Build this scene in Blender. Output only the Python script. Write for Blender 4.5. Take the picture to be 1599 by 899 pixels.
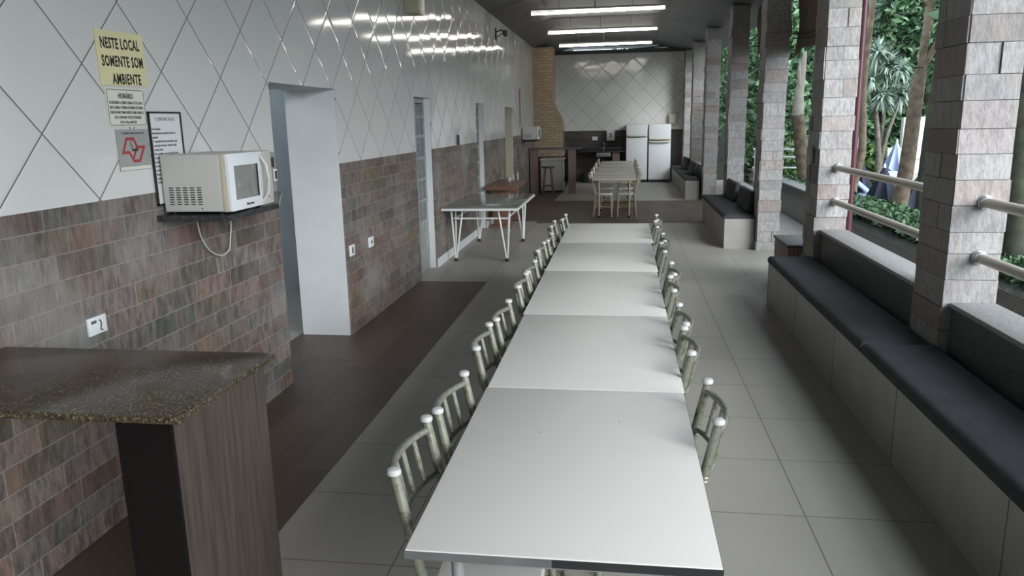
import bpy, bmesh, math, random
from mathutils import Vector, Matrix
random.seed(7)
PI = math.pi
S = bpy.context.scene
COL = S.collection
for o in list(bpy.data.objects): bpy.data.objects.remove(o)

# ------------------------------------------------------------------ camera
F_PX, PITCH, YAW, ROLL, CAM_H = 1186.5, 0.215387, 0.145343, 0.0207933, 1.9
cp, sp, cy_, sy_ = math.cos(PITCH), math.sin(PITCH), math.cos(YAW), math.sin(YAW)
fw = Vector((-sy_*cp, cy_*cp, -sp)); rt = Vector((cy_, sy_, 0)); dn = fw.cross(rt)
r2 = rt*math.cos(ROLL) + dn*math.sin(ROLL); d2 = -rt*math.sin(ROLL) + dn*math.cos(ROLL)
cam_d = bpy.data.cameras.new('camera'); cam = bpy.data.objects.new('camera', cam_d); COL.objects.link(cam)
cam_d.sensor_width = 36; cam_d.lens = 36*F_PX/1599; cam_d.clip_start = .05; cam_d.clip_end = 300
cam.matrix_world = Matrix(((r2.x, -d2.x, -fw.x, 0), (r2.y, -d2.y, -fw.y, 0), (r2.z, -d2.z, -fw.z, CAM_H), (0, 0, 0, 1)))
S.camera = cam

# ------------------------------------------------------------------ world, light, exposure
W = bpy.data.worlds.new('overcast_sky'); S.world = W; W.use_nodes = True
nt = W.node_tree; bg = nt.nodes['Background']
bg.inputs[0].default_value = (0.78, 0.89, 1.0, 1); bg.inputs[1].default_value = 2.3
sun_d = bpy.data.lights.new('hazy_sun', 'SUN'); sun_d.energy = 4.6; sun_d.angle = math.radians(42); sun_d.color = (.96, .98, 1.0)
sun = bpy.data.objects.new('hazy_sun', sun_d); COL.objects.link(sun)
sun.rotation_euler = (-Vector((.62, -.72, .42))).to_track_quat('-Z', 'Y').to_euler()
S.view_settings.view_transform = 'Standard'; S.view_settings.look = 'None'
S.view_settings.gamma = 1; S.view_settings.use_curve_mapping = False
S.view_settings.exposure = 0.38
TUBE_STRENGTH = 14.0
TUBE_COL = (1.0, 0.95, 0.84)

# ------------------------------------------------------------------ materials
def new_mat(name):
    m = bpy.data.materials.new(name); m.use_nodes = True
    n = m.node_tree.nodes; b = n['Principled BSDF']
    return m, m.node_tree, b
def N(nt, typ, **kw):
    n = nt.nodes.new(typ)
    for k, v in kw.items(): setattr(n, k, v)
    return n
def lk(nt, a, b): nt.links.new(a, b)
def math_n(nt, op, a, b=None, c=None):
    n = N(nt, 'ShaderNodeMath', operation=op)
    for i, v in enumerate((a, b, c)):
        if v is None: continue
        if isinstance(v, (int, float)): n.inputs[i].default_value = v
        else: lk(nt, v, n.inputs[i])
    return n.outputs[0]
def ramp(nt, fac, stops, interp='LINEAR'):
    r = N(nt, 'ShaderNodeValToRGB'); r.color_ramp.interpolation = interp
    e = r.color_ramp.elements
    while len(e) < len(stops): e.new(.5)
    for i, (p, c) in enumerate(stops): e[i].position = p; e[i].color = (*c, 1)
    lk(nt, fac, r.inputs[0]); return r.outputs[0]
def mixc(nt, f, a, b, mode='MIX'):
    n = N(nt, 'ShaderNodeMix', data_type='RGBA', blend_type=mode)
    for s, v in ((n.inputs[0], f), (n.inputs[6], a), (n.inputs[7], b)):
        if isinstance(v, (int, float)): s.default_value = v
        elif isinstance(v, tuple): s.default_value = (*v, 1)
        else: lk(nt, v, s)
    return n.outputs[2]
def noise(nt, vec, scale, detail=3, rough=.5):
    n = N(nt, 'ShaderNodeTexNoise'); n.inputs['Scale'].default_value = scale
    n.inputs['Detail'].default_value = detail; n.inputs['Roughness'].default_value = rough
    lk(nt, vec, n.inputs['Vector']); return n.outputs[0]
def objco(nt): return N(nt, 'ShaderNodeTexCoord').outputs['Object']
def sep(nt, v):
    s = N(nt, 'ShaderNodeSeparateXYZ'); lk(nt, v, s.inputs[0]); return s.outputs
def comb(nt, *a):
    c = N(nt, 'ShaderNodeCombineXYZ')
    for i, v in enumerate(a):
        if isinstance(v, (int, float)): c.inputs[i].default_value = v
        else: lk(nt, v, c.inputs[i])
    return c.outputs[0]
def white(nt, v, col=False):
    w = N(nt, 'ShaderNodeTexWhiteNoise', noise_dimensions='3D'); lk(nt, v, w.inputs[0])
    return w.outputs[1] if col else w.outputs[0]
def bump(nt, bsdf, h, strength=.3, dist=.01):
    b = N(nt, 'ShaderNodeBump'); b.inputs['Strength'].default_value = strength; b.inputs['Distance'].default_value = dist
    lk(nt, h, b.inputs['Height']); lk(nt, b.outputs[0], bsdf.inputs['Normal']); return b

def simple(name, col, rough=.5, metal=0, var=.12, scale=6, bmp=0, bscale=60, spec=None, col2=None):
    m, nt, b = new_mat(name); co = objco(nt)
    f = noise(nt, co, scale, 4)
    c2 = col2 or tuple(max(0, c*(1-var*2)) for c in col)
    lk(nt, ramp(nt, f, [(.35, c2), (.65, col)]), b.inputs['Base Color'])
    b.inputs['Roughness'].default_value = rough; b.inputs['Metallic'].default_value = metal
    if spec is not None: b.inputs['Specular IOR Level'].default_value = spec
    if bmp: bump(nt, b, noise(nt, co, bscale, 3), bmp, .005)
    return m

def tile_floor():
    m, nt, b = new_mat('porcelain_floor_tile'); co = objco(nt); x, y, z = sep(nt, co)
    T = .628
    u = math_n(nt, 'DIVIDE', math_n(nt, 'SUBTRACT', x, .9), T); v = math_n(nt, 'DIVIDE', math_n(nt, 'SUBTRACT', y, 3.53), T)
    fu, fv = math_n(nt, 'FRACT', u), math_n(nt, 'FRACT', v)
    du = math_n(nt, 'MINIMUM', fu, math_n(nt, 'SUBTRACT', 1, fu)); dv = math_n(nt, 'MINIMUM', fv, math_n(nt, 'SUBTRACT', 1, fv))
    g = math_n(nt, 'LESS_THAN', math_n(nt, 'MINIMUM', du, dv), .0045)
    rid = white(nt, comb(nt, math_n(nt, 'FLOOR', u), math_n(nt, 'FLOOR', v), 0))
    n1 = noise(nt, co, 2.2, 5, .6); n2 = noise(nt, co, 90, 2)
    c = mixc(nt, n1, (.325, .307, .268), (.415, .393, .345))
    c = mixc(nt, .25, c, mixc(nt, rid, (.315, .298, .26), (.425, .405, .358)))
    c = mixc(nt, math_n(nt, 'MULTIPLY', n2, .16), c, (.2, .2, .19))
    c = mixc(nt, g, c, (.12, .112, .10)); lk(nt, c, b.inputs['Base Color'])
    lk(nt, math_n(nt, 'ADD', math_n(nt, 'MULTIPLY', n1, .18), .40), b.inputs['Roughness'])
    bump(nt, b, math_n(nt, 'SUBTRACT', 1, g), .25, .003)
    return m
def plank_floor():
    m, nt, b = new_mat('dark_plank_floor'); co = objco(nt); x, y, z = sep(nt, co)
    u = math_n(nt, 'DIVIDE', math_n(nt, 'ADD', x, 1.61), .2); iu = math_n(nt, 'FLOOR', u)
    v = math_n(nt, 'ADD', math_n(nt, 'DIVIDE', y, .9), math_n(nt, 'MULTIPLY', white(nt, comb(nt, iu, 3.3, 0)), 7))
    fu, fv = math_n(nt, 'FRACT', u), math_n(nt, 'FRACT', v)
    g = math_n(nt, 'MAXIMUM', math_n(nt, 'LESS_THAN', fu, .018), math_n(nt, 'LESS_THAN', fv, .005))
    rid = white(nt, comb(nt, iu, math_n(nt, 'FLOOR', v), 1))
    mp = N(nt, 'ShaderNodeMapping'); mp.inputs['Scale'].default_value = (18, 1.2, 1); lk(nt, co, mp.inputs[0])
    gr = noise(nt, mp.outputs[0], 3, 5, .6)
    c = mixc(nt, rid, (.058, .039, .027), (.105, .074, .052)); c = mixc(nt, math_n(nt, 'MULTIPLY', gr, .55), c, (.135, .098, .072))
    c = mixc(nt, g, c, (.13, .115, .10)); lk(nt, c, b.inputs['Base Color']); b.inputs['Roughness'].default_value = .5
    return m
def wall_tile(name, axis):
    m, nt, b = new_mat(name); co = objco(nt); x, y, z = sep(nt, co)
    h = y if axis == 'y' else x
    a0 = 3.3 if axis == 'y' else .0
    p = math_n(nt, 'DIVIDE', math_n(nt, 'SUBTRACT', h, a0), .62); q = math_n(nt, 'DIVIDE', math_n(nt, 'SUBTRACT', z, 2.2), .62)
    u = math_n(nt, 'ADD', p, q); v = math_n(nt, 'SUBTRACT', p, q)
    fu, fv = math_n(nt, 'FRACT', u), math_n(nt, 'FRACT', v)
    du = math_n(nt, 'MINIMUM', fu, math_n(nt, 'SUBTRACT', 1, fu)); dv = math_n(nt, 'MINIMUM', fv, math_n(nt, 'SUBTRACT', 1, fv))
    d = math_n(nt, 'MINIMUM', du, dv); g = math_n(nt, 'LESS_THAN', d, .0075)
    idv = comb(nt, math_n(nt, 'FLOOR', u), math_n(nt, 'FLOOR', v), 2)
    rc = white(nt, idv, True)
    c = mixc(nt, noise(nt, co, 1.3, 4), (.58, .575, .545), (.66, .655, .63))
    c = mixc(nt, g, c, (.13, .125, .115)); lk(nt, c, b.inputs['Base Color'])
    lk(nt, math_n(nt, 'ADD', math_n(nt, 'MULTIPLY', g, .5), .085), b.inputs['Roughness'])
    # every tile is laid very slightly out of true; glaze is a little wavy
    vm = N(nt, 'ShaderNodeVectorMath', operation='SUBTRACT'); lk(nt, rc, vm.inputs[0]); vm.inputs[1].default_value = (.5, .5, .5)
    vs = N(nt, 'ShaderNodeVectorMath', operation='SCALE'); lk(nt, vm.outputs[0], vs.inputs[0]); vs.inputs['Scale'].default_value = .026
    h1 = math_n(nt, 'SMOOTH_MIN', d, .03, .02)
    bp = N(nt, 'ShaderNodeBump'); bp.inputs['Strength'].default_value = .5; bp.inputs['Distance'].default_value = .02
    hh = math_n(nt, 'ADD', math_n(nt, 'MULTIPLY', h1, 6), math_n(nt, 'MULTIPLY', noise(nt, co, 4, 1), .03)); lk(nt, hh, bp.inputs['Height'])
    va = N(nt, 'ShaderNodeVectorMath', operation='ADD'); lk(nt, bp.outputs[0], va.inputs[0]); lk(nt, vs.outputs[0], va.inputs[1])
    vn = N(nt, 'ShaderNodeVectorMath', operation='NORMALIZE'); lk(nt, va.outputs[0], vn.inputs[0])
    lk(nt, vn.outputs[0], b.inputs['Normal'])
    return m
STONE = [(0, (.095, .080, .058)), (.14, (.215, .175, .15)), (.28, (.11, .115, .10)), (.42, (.25, .175, .145)), (.55, (.165, .155, .135)), (.68, (.15, .085, .065)), (.8, (.26, .235, .21)), (.9, (.17, .125, .075)), (1, (.14, .15, .135))]
PALE = [(0, (.21, .19, .175)), (.14, (.37, .365, .36)), (.3, (.28, .28, .278)), (.4, (.345, .335, .325)), (.52, (.35, .30, .285)), (.64, (.385, .38, .375)), (.8, (.29, .28, .268)), (.92, (.285, .22, .20)), (1, (.345, .34, .335))]
def stone(name, axis, dark=1.0, attr=False, rows=.114, length=.40):
    m, nt, b = new_mat(name); co = objco(nt); x, y, z = sep(nt, co)
    if attr:
        at = N(nt, 'ShaderNodeAttribute', attribute_name='rnd'); rid = at.outputs['Fac']; g = None
    else:
        h = y if axis == 'y' else x
        r = math_n(nt, 'DIVIDE', z, rows); ir = math_n(nt, 'FLOOR', r)
        u = math_n(nt, 'ADD', math_n(nt, 'DIVIDE', h, length), math_n(nt, 'MULTIPLY', white(nt, comb(nt, ir, 0, 5)), 5))
        iu = math_n(nt, 'FLOOR', u)
        # uneven joints
        fu, fr = math_n(nt, 'FRACT', u), math_n(nt, 'FRACT', r)
        du = math_n(nt, 'MULTIPLY', math_n(nt, 'MINIMUM', fu, math_n(nt, 'SUBTRACT', 1, fu)), length)
        dr = math_n(nt, 'MULTIPLY', math_n(nt, 'MINIMUM', fr, math_n(nt, 'SUBTRACT', 1, fr)), rows)
        d = math_n(nt, 'MINIMUM', du, dr)
        d = math_n(nt, 'ADD', d, math_n(nt, 'MULTIPLY', math_n(nt, 'SUBTRACT', noise(nt, co, 30, 2), .5), .006))
        g = math_n(nt, 'LESS_THAN', d, .0028); rid = white(nt, comb(nt, iu, ir, 0))
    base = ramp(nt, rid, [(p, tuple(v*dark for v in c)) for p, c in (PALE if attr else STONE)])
    mp = N(nt, 'ShaderNodeMapping'); mp.inputs['Scale'].default_value = (1.6, 1.6, .5) if not attr else (2.0, 2.0, .75)
    mp.inputs['Rotation'].default_value = (.2, .3, 0); lk(nt, co, mp.inputs[0])
    off = N(nt, 'ShaderNodeVectorMath', operation='ADD'); lk(nt, mp.outputs[0], off.inputs[0])
    lk(nt, comb(nt, math_n(nt, 'MULTIPLY', rid, 40), 0, 0), off.inputs[1])
    n1 = noise(nt, off.outputs[0], 15, 8, .72); n2 = noise(nt, off.outputs[0], 4.5, 4, .65)
    c = mixc(nt, ramp(nt, n1, [(.41, (0, 0, 0)), (.56, (1, 1, 1))]), mixc(nt, .72 if not attr else .40, base, (.05*dark, .045*dark, .038*dark) if not attr else (.10, .09, .085)), base)
    c = mixc(nt, ramp(nt, n2, [(.52, (0, 0, 0)), (.75, (.55, .55, .55))]), c, (.30*dark, .16*dark, .125*dark) if not attr else (.32, .265, .25))
    if g is not None:
        n3 = noise(nt, co, .9, 3, .6); n4 = noise(nt, comb(nt, math_n(nt, 'ADD', x, 7.7), y, z), 1.3, 4, .6)
        c = mixc(nt, ramp(nt, n3, [(.52, (0, 0, 0)), (.72, (.6, .6, .6))]), c, (.17*dark, .12*dark, .065*dark))
        c = mixc(nt, ramp(nt, n4, [(.50, (0, 0, 0)), (.70, (.45, .45, .45))]), c, (.37*dark, .36*dark, .35*dark))
        c = mixc(nt, math_n(nt, 'MULTIPLY', g, .6), c, (.34*dark, .32*dark, .29*dark))
    lk(nt, c, b.inputs['Base Color']); b.inputs['Roughness'].default_value = .62
    hh = math_n(nt, 'ADD', n1, math_n(nt, 'MULTIPLY', n2, .6))
    if g is not None: hh = math_n(nt, 'ADD', hh, math_n(nt, 'MULTIPLY', rid, .5)); hh = math_n(nt, 'SUBTRACT', hh, math_n(nt, 'MULTIPLY', g, .6))
    bump(nt, b, hh, .8, .012)
    return m
def granite(name, c1, c2, c3, rough=.22, scale=120):
    m, nt, b = new_mat(name); co = objco(nt)
    v = N(nt, 'ShaderNodeTexVoronoi'); v.inputs['Scale'].default_value = scale; lk(nt, co, v.inputs['Vector'])
    s = sep(nt, v.outputs['Color'])[0]
    c = ramp(nt, s, [(0, c1), (.4, c2), (.72, c2), (1, c3)])
    c = mixc(nt, ramp(nt, noise(nt, co, 7, 4), [(.45, (0, 0, 0)), (.75, (.6, .6, .6))]), c, c2)
    lk(nt, c, b.inputs['Base Color']); b.inputs['Roughness'].default_value = rough
    return m
def brick_mat():
    m, nt, b = new_mat('facing_brick'); co = objco(nt); x, y, z = sep(nt, co)
    t = N(nt, 'ShaderNodeTexBrick'); lk(nt, comb(nt, math_n(nt, 'ADD', x, y), z, 0), t.inputs['Vector'])
    t.inputs['Scale'].default_value = 1; t.inputs['Brick Width'].default_value = .235; t.inputs['Row Height'].default_value = .078
    t.inputs['Mortar Size'].default_value = .012; t.inputs['Mortar Smooth'].default_value = .15; t.inputs['Bias'].default_value = 0
    t.inputs['Color1'].default_value = (.47, .355, .245, 1); t.inputs['Color2'].default_value = (.37, .26, .18, 1); t.inputs['Mortar'].default_value = (.25, .20, .155, 1)
    c = mixc(nt, math_n(nt, 'MULTIPLY', noise(nt, co, 30, 3), .25), t.outputs[0], (.5, .36, .2)); lk(nt, c, b.inputs['Base Color'])
    b.inputs['Roughness'].default_value = .8
    bump(nt, b, math_n(nt, 'SUBTRACT', 1, t.outputs[1]), .5, .006)
    return m
def wood(name, c1, c2, axis=0, rough=.45, sc=3):
    m, nt, b = new_mat(name); co = objco(nt)
    mp = N(nt, 'ShaderNodeMapping'); s = [14, 14, 14]; s[axis] = 1.0; mp.inputs['Scale'].default_value = s; lk(nt, co, mp.inputs[0])
    n = noise(nt, mp.outputs[0], sc, 6, .62)
    lk(nt, ramp(nt, n, [(.3, c1), (.7, c2)]), b.inputs['Base Color']); b.inputs['Roughness'].default_value = rough
    bump(nt, b, n, .12, .004); return m
def leafy(name, cols, trans=.35):
    m, nt, b = new_mat(name)
    at = N(nt, 'ShaderNodeAttribute', attribute_name='rnd')
    n = len(cols)
    lk(nt, ramp(nt, at.outputs['Fac'], [(i/(n-1), c) for i, c in enumerate(cols)]), b.inputs['Base Color'])
    b.inputs['Roughness'].default_value = .45
    return m
def worn_paint(name, paint, rust, lo=.52, hi=.68, rough=.38, metal=.25):
    m, nt, b = new_mat(name); co = objco(nt)
    f = ramp(nt, noise(nt, co, 38, 5, .7), [(lo, (0, 0, 0)), (hi, (1, 1, 1))])
    lk(nt, mixc(nt, f, paint, rust), b.inputs['Base Color'])
    b.inputs['Roughness'].default_value = rough; b.inputs['Metallic'].default_value = metal
    return m

M = {}
M['floor'] = tile_floor(); M['plank'] = plank_floor()
M['tile_l'] = wall_tile('glazed_wall_tile_left', 'y'); M['tile_b'] = wall_tile('glazed_wall_tile_back', 'x')
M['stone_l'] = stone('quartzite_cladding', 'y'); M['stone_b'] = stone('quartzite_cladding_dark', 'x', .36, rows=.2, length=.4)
M['stone_p'] = stone('split_quartzite', 'y', 1.0, True)
M['plaster'] = simple('white_plaster', (.66, .68, .68), .7, var=.04, scale=3, bmp=.1)
M['beige_plaster'] = simple('beige_plaster', (.50, .45, .33), .75, var=.05, scale=3)
M['grey_plaster'] = simple('grey_plaster', (.42, .45, .46), .8, var=.05, scale=3)
M['ceiling'] = simple('dark_ceiling_board', (.155, .152, .162), .5, var=.12, scale=1.5)
M['beam'] = simple('dark_beam', (.05, .05, .052), .5)
M['granite_brown'] = granite('brown_granite', (.012, .010, .008), (.060, .046, .030), (.20, .15, .09), .17, 170)
M['granite_grey'] = granite('grey_granite', (.045, .046, .048), (.088, .09, .092), (.16, .16, .16), .5, 160); M['granite_pale'] = granite('pale_granite', (.16, .16, .16), (.29, .29, .285), (.42, .42, .41), .5, 160)
M['granite_dark'] = granite('dark_granite', (.012, .012, .013), (.035, .035, .037), (.10, .10, .10), .2, 160)
M['brick'] = brick_mat()
M['wood_panel'] = wood('grey_brown_laminate', (.040, .029, .024), (.082, .062, .051), 2, .5)
M['wood_black'] = simple('black_brown_wood', (.007, .005, .0045), .85, spec=.15)
M['wood_red'] = wood('red_brown_wood', (.12, .058, .036), (.215, .118, .075), 1, .35)
M['wood_stool'] = wood('dark_stool_wood', (.035, .018, .013), (.075, .040, .028), 2, .45)
M['wood_post'] = wood('post_wood', (.13, .09, .075), (.24, .17, .14), 2, .55)
M['bench_tile'] = simple('bench_tile', (.34, .328, .30), .45, var=.06, scale=4)
M['joint'] = simple('joint_line', (.12, .115, .11), .8)
M['cushion'] = simple('charcoal_vinyl', (.030, .032, .038), .75, var=.15, scale=9, bmp=.25, bscale=240)
M['laminate'] = simple('white_laminate', (.70, .685, .645), .42, var=.012, scale=2)
M['laminate_dim'] = simple('dimmed_white_laminate', (.50, .475, .41), .42, var=.03, scale=2)  # white of the far tabletops, with their dim light put into the colour
M['edge'] = simple('grey_edge_band', (.12, .125, .12), .5)
M['edge_black'] = simple('black_edge_band', (.02, .02, .022), .45)
M['grey_steel'] = simple('grey_painted_steel', (.30, .31, .31), .4, .3)
M['chair_paint'] = worn_paint('worn_silver_green_paint', (.235, .24, .19), (.09, .075, .045), .50, .70, .34, .35)
M['chair_cream'] = worn_paint('worn_cream_paint', (.42, .36, .26), (.16, .11, .06), .58, .75)
M['cap_white'] = simple('white_plastic_cap', (.47, .47, .455), .5, var=.02)
M['seat_white'] = simple('white_seat', (.60, .60, .58), .4, var=.03)
M['white_metal'] = worn_paint('white_painted_metal', (.74, .75, .73), (.3, .27, .22), .64, .78, .35, .05)
M['rubber'] = simple('black_rubber', (.015, .015, .016), .6)
M['appliance'] = simple('appliance_white', (.52, .51, .475), .3, var=.02, scale=3)
M['appliance_cream'] = simple('yellowed_plastic', (.52, .475, .35), .35, var=.03)
M['appliance_white2'] = simple('enamel_white', (.76, .78, .79), .25, var=.015)
M['freezer'] = simple('aged_enamel', (.40, .385, .345), .4, var=.04); M['slot'] = simple('vent_shadow_plastic', (.05, .05, .05), .7)
M['screen'] = simple('door_window', (.25, .25, .23), .06, var=.05)
M['sign_yellow'] = simple('pale_yellow_board', (.72, .66, .38), .5, var=.03)
M['sign_white'] = simple('white_board', (.68, .68, .57), .45, var=.02)
M['sign_grey'] = simple('grey_board', (.33, .33, .31), .4, var=.03)
M['paper'] = simple('white_paper', (.70, .71, .70), .4, var=.02)
M['ink'] = simple('black_ink', (.022, .022, .022), .5)
M['ink_grey'] = simple('grey_ink', (.11, .11, .11), .5)
M['red'] = simple('red_print', (.36, .045, .045), .5, var=.04)
M['plastic_white'] = simple('switch_white', (.72, .74, .74), .35, var=.02)
M['switch_grey'] = simple('switch_grey', (.42, .41, .38), .4, var=.03)
M['rail'] = worn_paint('cream_rail_paint', (.50, .46, .385), (.34, .30, .24), .55, .8, .35, .05)
M['galv'] = simple('galvanised_steel', (.62, .64, .66), .28, .8, var=.15, scale=40)
M['canvas'] = simple('brown_canvas', (.24, .185, .12), .8, var=.1, scale=5)
M['rope'] = simple('dark_rope', (.03, .028, .025), .8)
M['maroon'] = worn_paint('maroon_pipe_paint', (.075, .022, .028), (.4, .2, .15), .66, .8, .4, .1)
M['door_metal'] = simple('grey_door_steel', (.36, .37, .37), .4, .2)
M['frost'] = simple('frosted_glass', (.13, .15, .155), .2, var=.2, scale=25)
M['pipe_red'] = simple('rust_red_conduit', (.28, .14, .10), .6)
M['bark'] = simple('tan_bark', (.26, .20, .14), .85, var=.25, scale=9, bmp=.7, bscale=24)
M['bark_grey'] = simple('grey_bark', (.16, .145, .115), .85, var=.25, scale=9, bmp=.7, bscale=24)
M['bark_green'] = simple('mossy_bark', (.075, .085, .055), .85, var=.25, scale=7, bmp=.6, bscale=20)
M['bark_pale'] = simple('bare_wood', (.52, .47, .40), .75, var=.1, scale=9, bmp=.4, bscale=30)
M['leaf'] = leafy('tree_leaves', [(.025, .065, .03), (.05, .12, .05), (.085, .175, .075), (.14, .25, .12)])
M['leaf_light'] = leafy('bright_leaves', [(.035, .085, .02), (.08, .17, .04), (.15, .27, .07), (.24, .36, .12)])
M['leaf_teal'] = leafy('blue_green_leaves', [(.15, .21, .17), (.24, .32, .26), (.34, .43, .36), (.45, .54, .46)])
M['leaf_dark'] = leafy('dark_leaves', [(.014, .036, .022), (.03, .066, .038), (.055, .105, .06)])
M['soil'] = simple('garden_soil', (.06, .05, .035), .95, var=.25, scale=4, bmp=.5)
M['ground'] = simple('garden_ground', (.10, .105, .075), .95, var=.25, scale=1.2, bmp=.4)
M['hill'] = simple('wooded_slope', (.035, .05, .022), .95, var=.3, scale=1.1, bmp=.6)
M['paving'] = simple('pale_paving', (.46, .47, .47), .7, var=.06)
M['path'] = simple('grey_path', (.23, .235, .24), .6, var=.08, scale=2)
M['navy'] = simple('navy_canvas', (.009, .014, .032), .75, var=.1)
M['pale_blue'] = simple('pale_blue_canvas', (.30, .38, .60), .7, var=.06)
M['white_wall'] = simple('white_render', (.78, .78, .76), .8, var=.05, scale=2)
M['dim_wall'] = simple('brown_grey_plaster', (.16, .145, .13), .8); M['terracotta'] = simple('terracotta', (.42, .20, .11), .8)
M['glass_white'] = simple('white_china', (.5, .48, .44), .3, var=.02)
M['steel'] = simple('brushed_steel', (.5, .5, .5), .3, .9)
M['grey_box'] = simple('grey_patch_panel', (.30, .31, .28), .5)

def glass_mat():
    m, nt, b = new_mat('greenish_table_glass')
    b.inputs['Base Color'].default_value = (.19, .225, .195, 1); b.inputs['Roughness'].default_value = .06
    return m
M['glass'] = glass_mat()
m, nt, b = new_mat('fluorescent_tube'); b.inputs['Emission Color'].default_value = (*TUBE_COL, 1); b.inputs['Emission Strength'].default_value = TUBE_STRENGTH
b.inputs['Base Color'].default_value = (.9, .9, .9, 1); M['tube'] = m

# ------------------------------------------------------------------ mesh building
class MB:
    def __init__(s): s.v, s.f, s.mi, s.sm, s.r = [], [], [], [], []
    def add(s, vs, fs, mi=0, sm=False, r=None):
        o = len(s.v); s.v += [tuple(v) for v in vs]
        for f in fs:
            s.f.append([i+o for i in f]); s.mi.append(mi); s.sm.append(sm); s.r.append(random.random() if r is None else r)
        return s
    def box(s, x0, x1, y0, y1, z0, z1, mi=0, r=None):
        vs = [(x, y, z) for x in (x0, x1) for y in (y0, y1) for z in (z0, z1)]
        return s.add(vs, [(0, 1, 3, 2), (4, 6, 7, 5), (0, 4, 5, 1), (2, 3, 7, 6), (0, 2, 6, 4), (1, 5, 7, 3)], mi, False, r)
    def rbox(s, x0, x1, y0, y1, z0, z1, b=.008, seg=2, mi=0):
        bm = bmesh.new(); bmesh.ops.create_cube(bm, size=1)
        for v in bm.verts: v.co = Vector(((x0+x1)/2+v.co.x*(x1-x0), (y0+y1)/2+v.co.y*(y1-y0), (z0+z1)/2+v.co.z*(z1-z0)))
        b = min(b, .49*min(x1-x0, y1-y0, z1-z0))
        bmesh.ops.bevel(bm, geom=bm.edges[:], offset=b, segments=seg, profile=.6, affect='EDGES')
        bm.verts.index_update(); vs = [v.co[:] for v in bm.verts]; fs = [[v.index for v in f.verts] for f in bm.faces]; bm.free()
        return s.add(vs, fs, mi, True)
    def tube(s, pts, rad, seg=10, mi=0, closed=False, caps=True):
        pts = [Vector(p) for p in pts]; n = len(pts)
        rads = rad if isinstance(rad, (list, tuple)) else [rad]*n
        vs, fs = [], []; up = None
        for i, p in enumerate(pts):
            if closed: t = pts[(i+1) % n]-pts[i-1]
            else: t = pts[min(i+1, n-1)]-pts[max(i-1, 0)]
            t.normalize()
            if up is None:
                up = Vector((0, 0, 1)) if abs(t.z) < .9 else Vector((1, 0, 0))
            a = t.cross(up).normalized(); bb = a.cross(t).normalized(); up = bb
            for k in range(seg):
                an = 2*PI*k/seg; vs.append(p+(a*math.cos(an)+bb*math.sin(an))*rads[i])
        rn = n if closed else n-1
        for i in range(rn):
            for k in range(seg):
                j = (i+1) % n
                fs.append((i*seg+k, i*seg+(k+1) % seg, j*seg+(k+1) % seg, j*seg+k))
        s.add(vs, fs, mi, True)
        if caps and not closed:
            s.add(vs[:seg], [tuple(range(seg))[::-1]], mi); s.add(vs[-seg:], [tuple(range(seg))], mi)
        return s
    def lathe(s, prof, c=(0, 0, 0), seg=24, mi=0, ax='z'):
        vs, fs = [], []
        for r, h in prof:
            for k in range(seg):
                a = 2*PI*k/seg; p = (r*math.cos(a), r*math.sin(a), h)
                if ax == 'x': p = (p[2], p[0], p[1])
                if ax == 'y': p = (p[0], p[2], p[1])
                vs.append((c[0]+p[0], c[1]+p[1], c[2]+p[2]))
        n = len(prof)
        for i in range(n-1):
            for k in range(seg): fs.append((i*seg+k, i*seg+(k+1) % seg, (i+1)*seg+(k+1) % seg, (i+1)*seg+k))
        fs.append(tuple(range(seg))[::-1]); fs.append(tuple((n-1)*seg+k for k in range(seg)))
        return s.add(vs, fs, mi, True)
    def prism(s, poly, z0, z1, mi=0, plane='xy'):
        n = len(poly)
        def P(a, b, h): return (a, b, h) if plane == 'xy' else ((a, h, b) if plane == 'xz' else (h, a, b))
        vs = [P(a, b, z0) for a, b in poly]+[P(a, b, z1) for a, b in poly]
        fs = [tuple(range(n))[::-1], tuple(range(n, 2*n))]+[(i, (i+1) % n, n+(i+1) % n, n+i) for i in range(n)]
        return s.add(vs, fs, mi)
    def build(s, name, mats, parent=None, loc=None):
        me = bpy.data.meshes.new(name); me.from_pydata(s.v, [], s.f)
        if not isinstance(mats, (list, tuple)): mats = [mats]
        for m in mats: me.materials.append(m)
        me.polygons.foreach_set('material_index', s.mi); me.polygons.foreach_set('use_smooth', s.sm)
        a = me.attributes.new('rnd', 'FLOAT', 'FACE'); a.data.foreach_set('value', s.r)
        me.update()
        bm = bmesh.new(); bm.from_mesh(me); bmesh.ops.recalc_face_normals(bm, faces=bm.faces[:]); bm.to_mesh(me); bm.free()
        o = bpy.data.objects.new(name, me); COL.objects.link(o)
        if any(s.sm):
            try: me.set_sharp_from_angle(angle=math.radians(38))
            except Exception: pass
        if parent: o.parent = parent
        if loc: o.location = loc
        return o
def tag(o, label, cat, group=None, kind=None):
    if label: o['label'] = label
    if cat: o['category'] = cat
    if group: o['group'] = group
    if kind: o['kind'] = kind
    return o
def thing(name, label, cat, loc=(0, 0, 0), rz=0, group=None):
    o = bpy.data.objects.new(name, None); COL.objects.link(o); o.location = loc; o.rotation_euler = (0, 0, rz)
    o.empty_display_size = .1
    return tag(o, label, cat, group)
def struct(o, label=None):
    o['kind'] = 'structure'
    if label: o['label'] = label
    return o
def copy_tree(o, parent=None):
    c = o.copy(); COL.objects.link(c)
    if parent: c.parent = parent
    for ch in KIDS.get(o.name, []): copy_tree_child(ch, c)
    return c
def copy_tree_child(ch, parent):
    c = ch.copy(); COL.objects.link(c); c.parent = parent
    for g in KIDS.get(ch.name, []):
        d = g.copy(); COL.objects.link(d); d.parent = c
KIDS = {}
def note_kids(o):
    KIDS[o.name] = list(o.children)
    for c in o.children: KIDS[c.name] = list(c.children)
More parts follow.
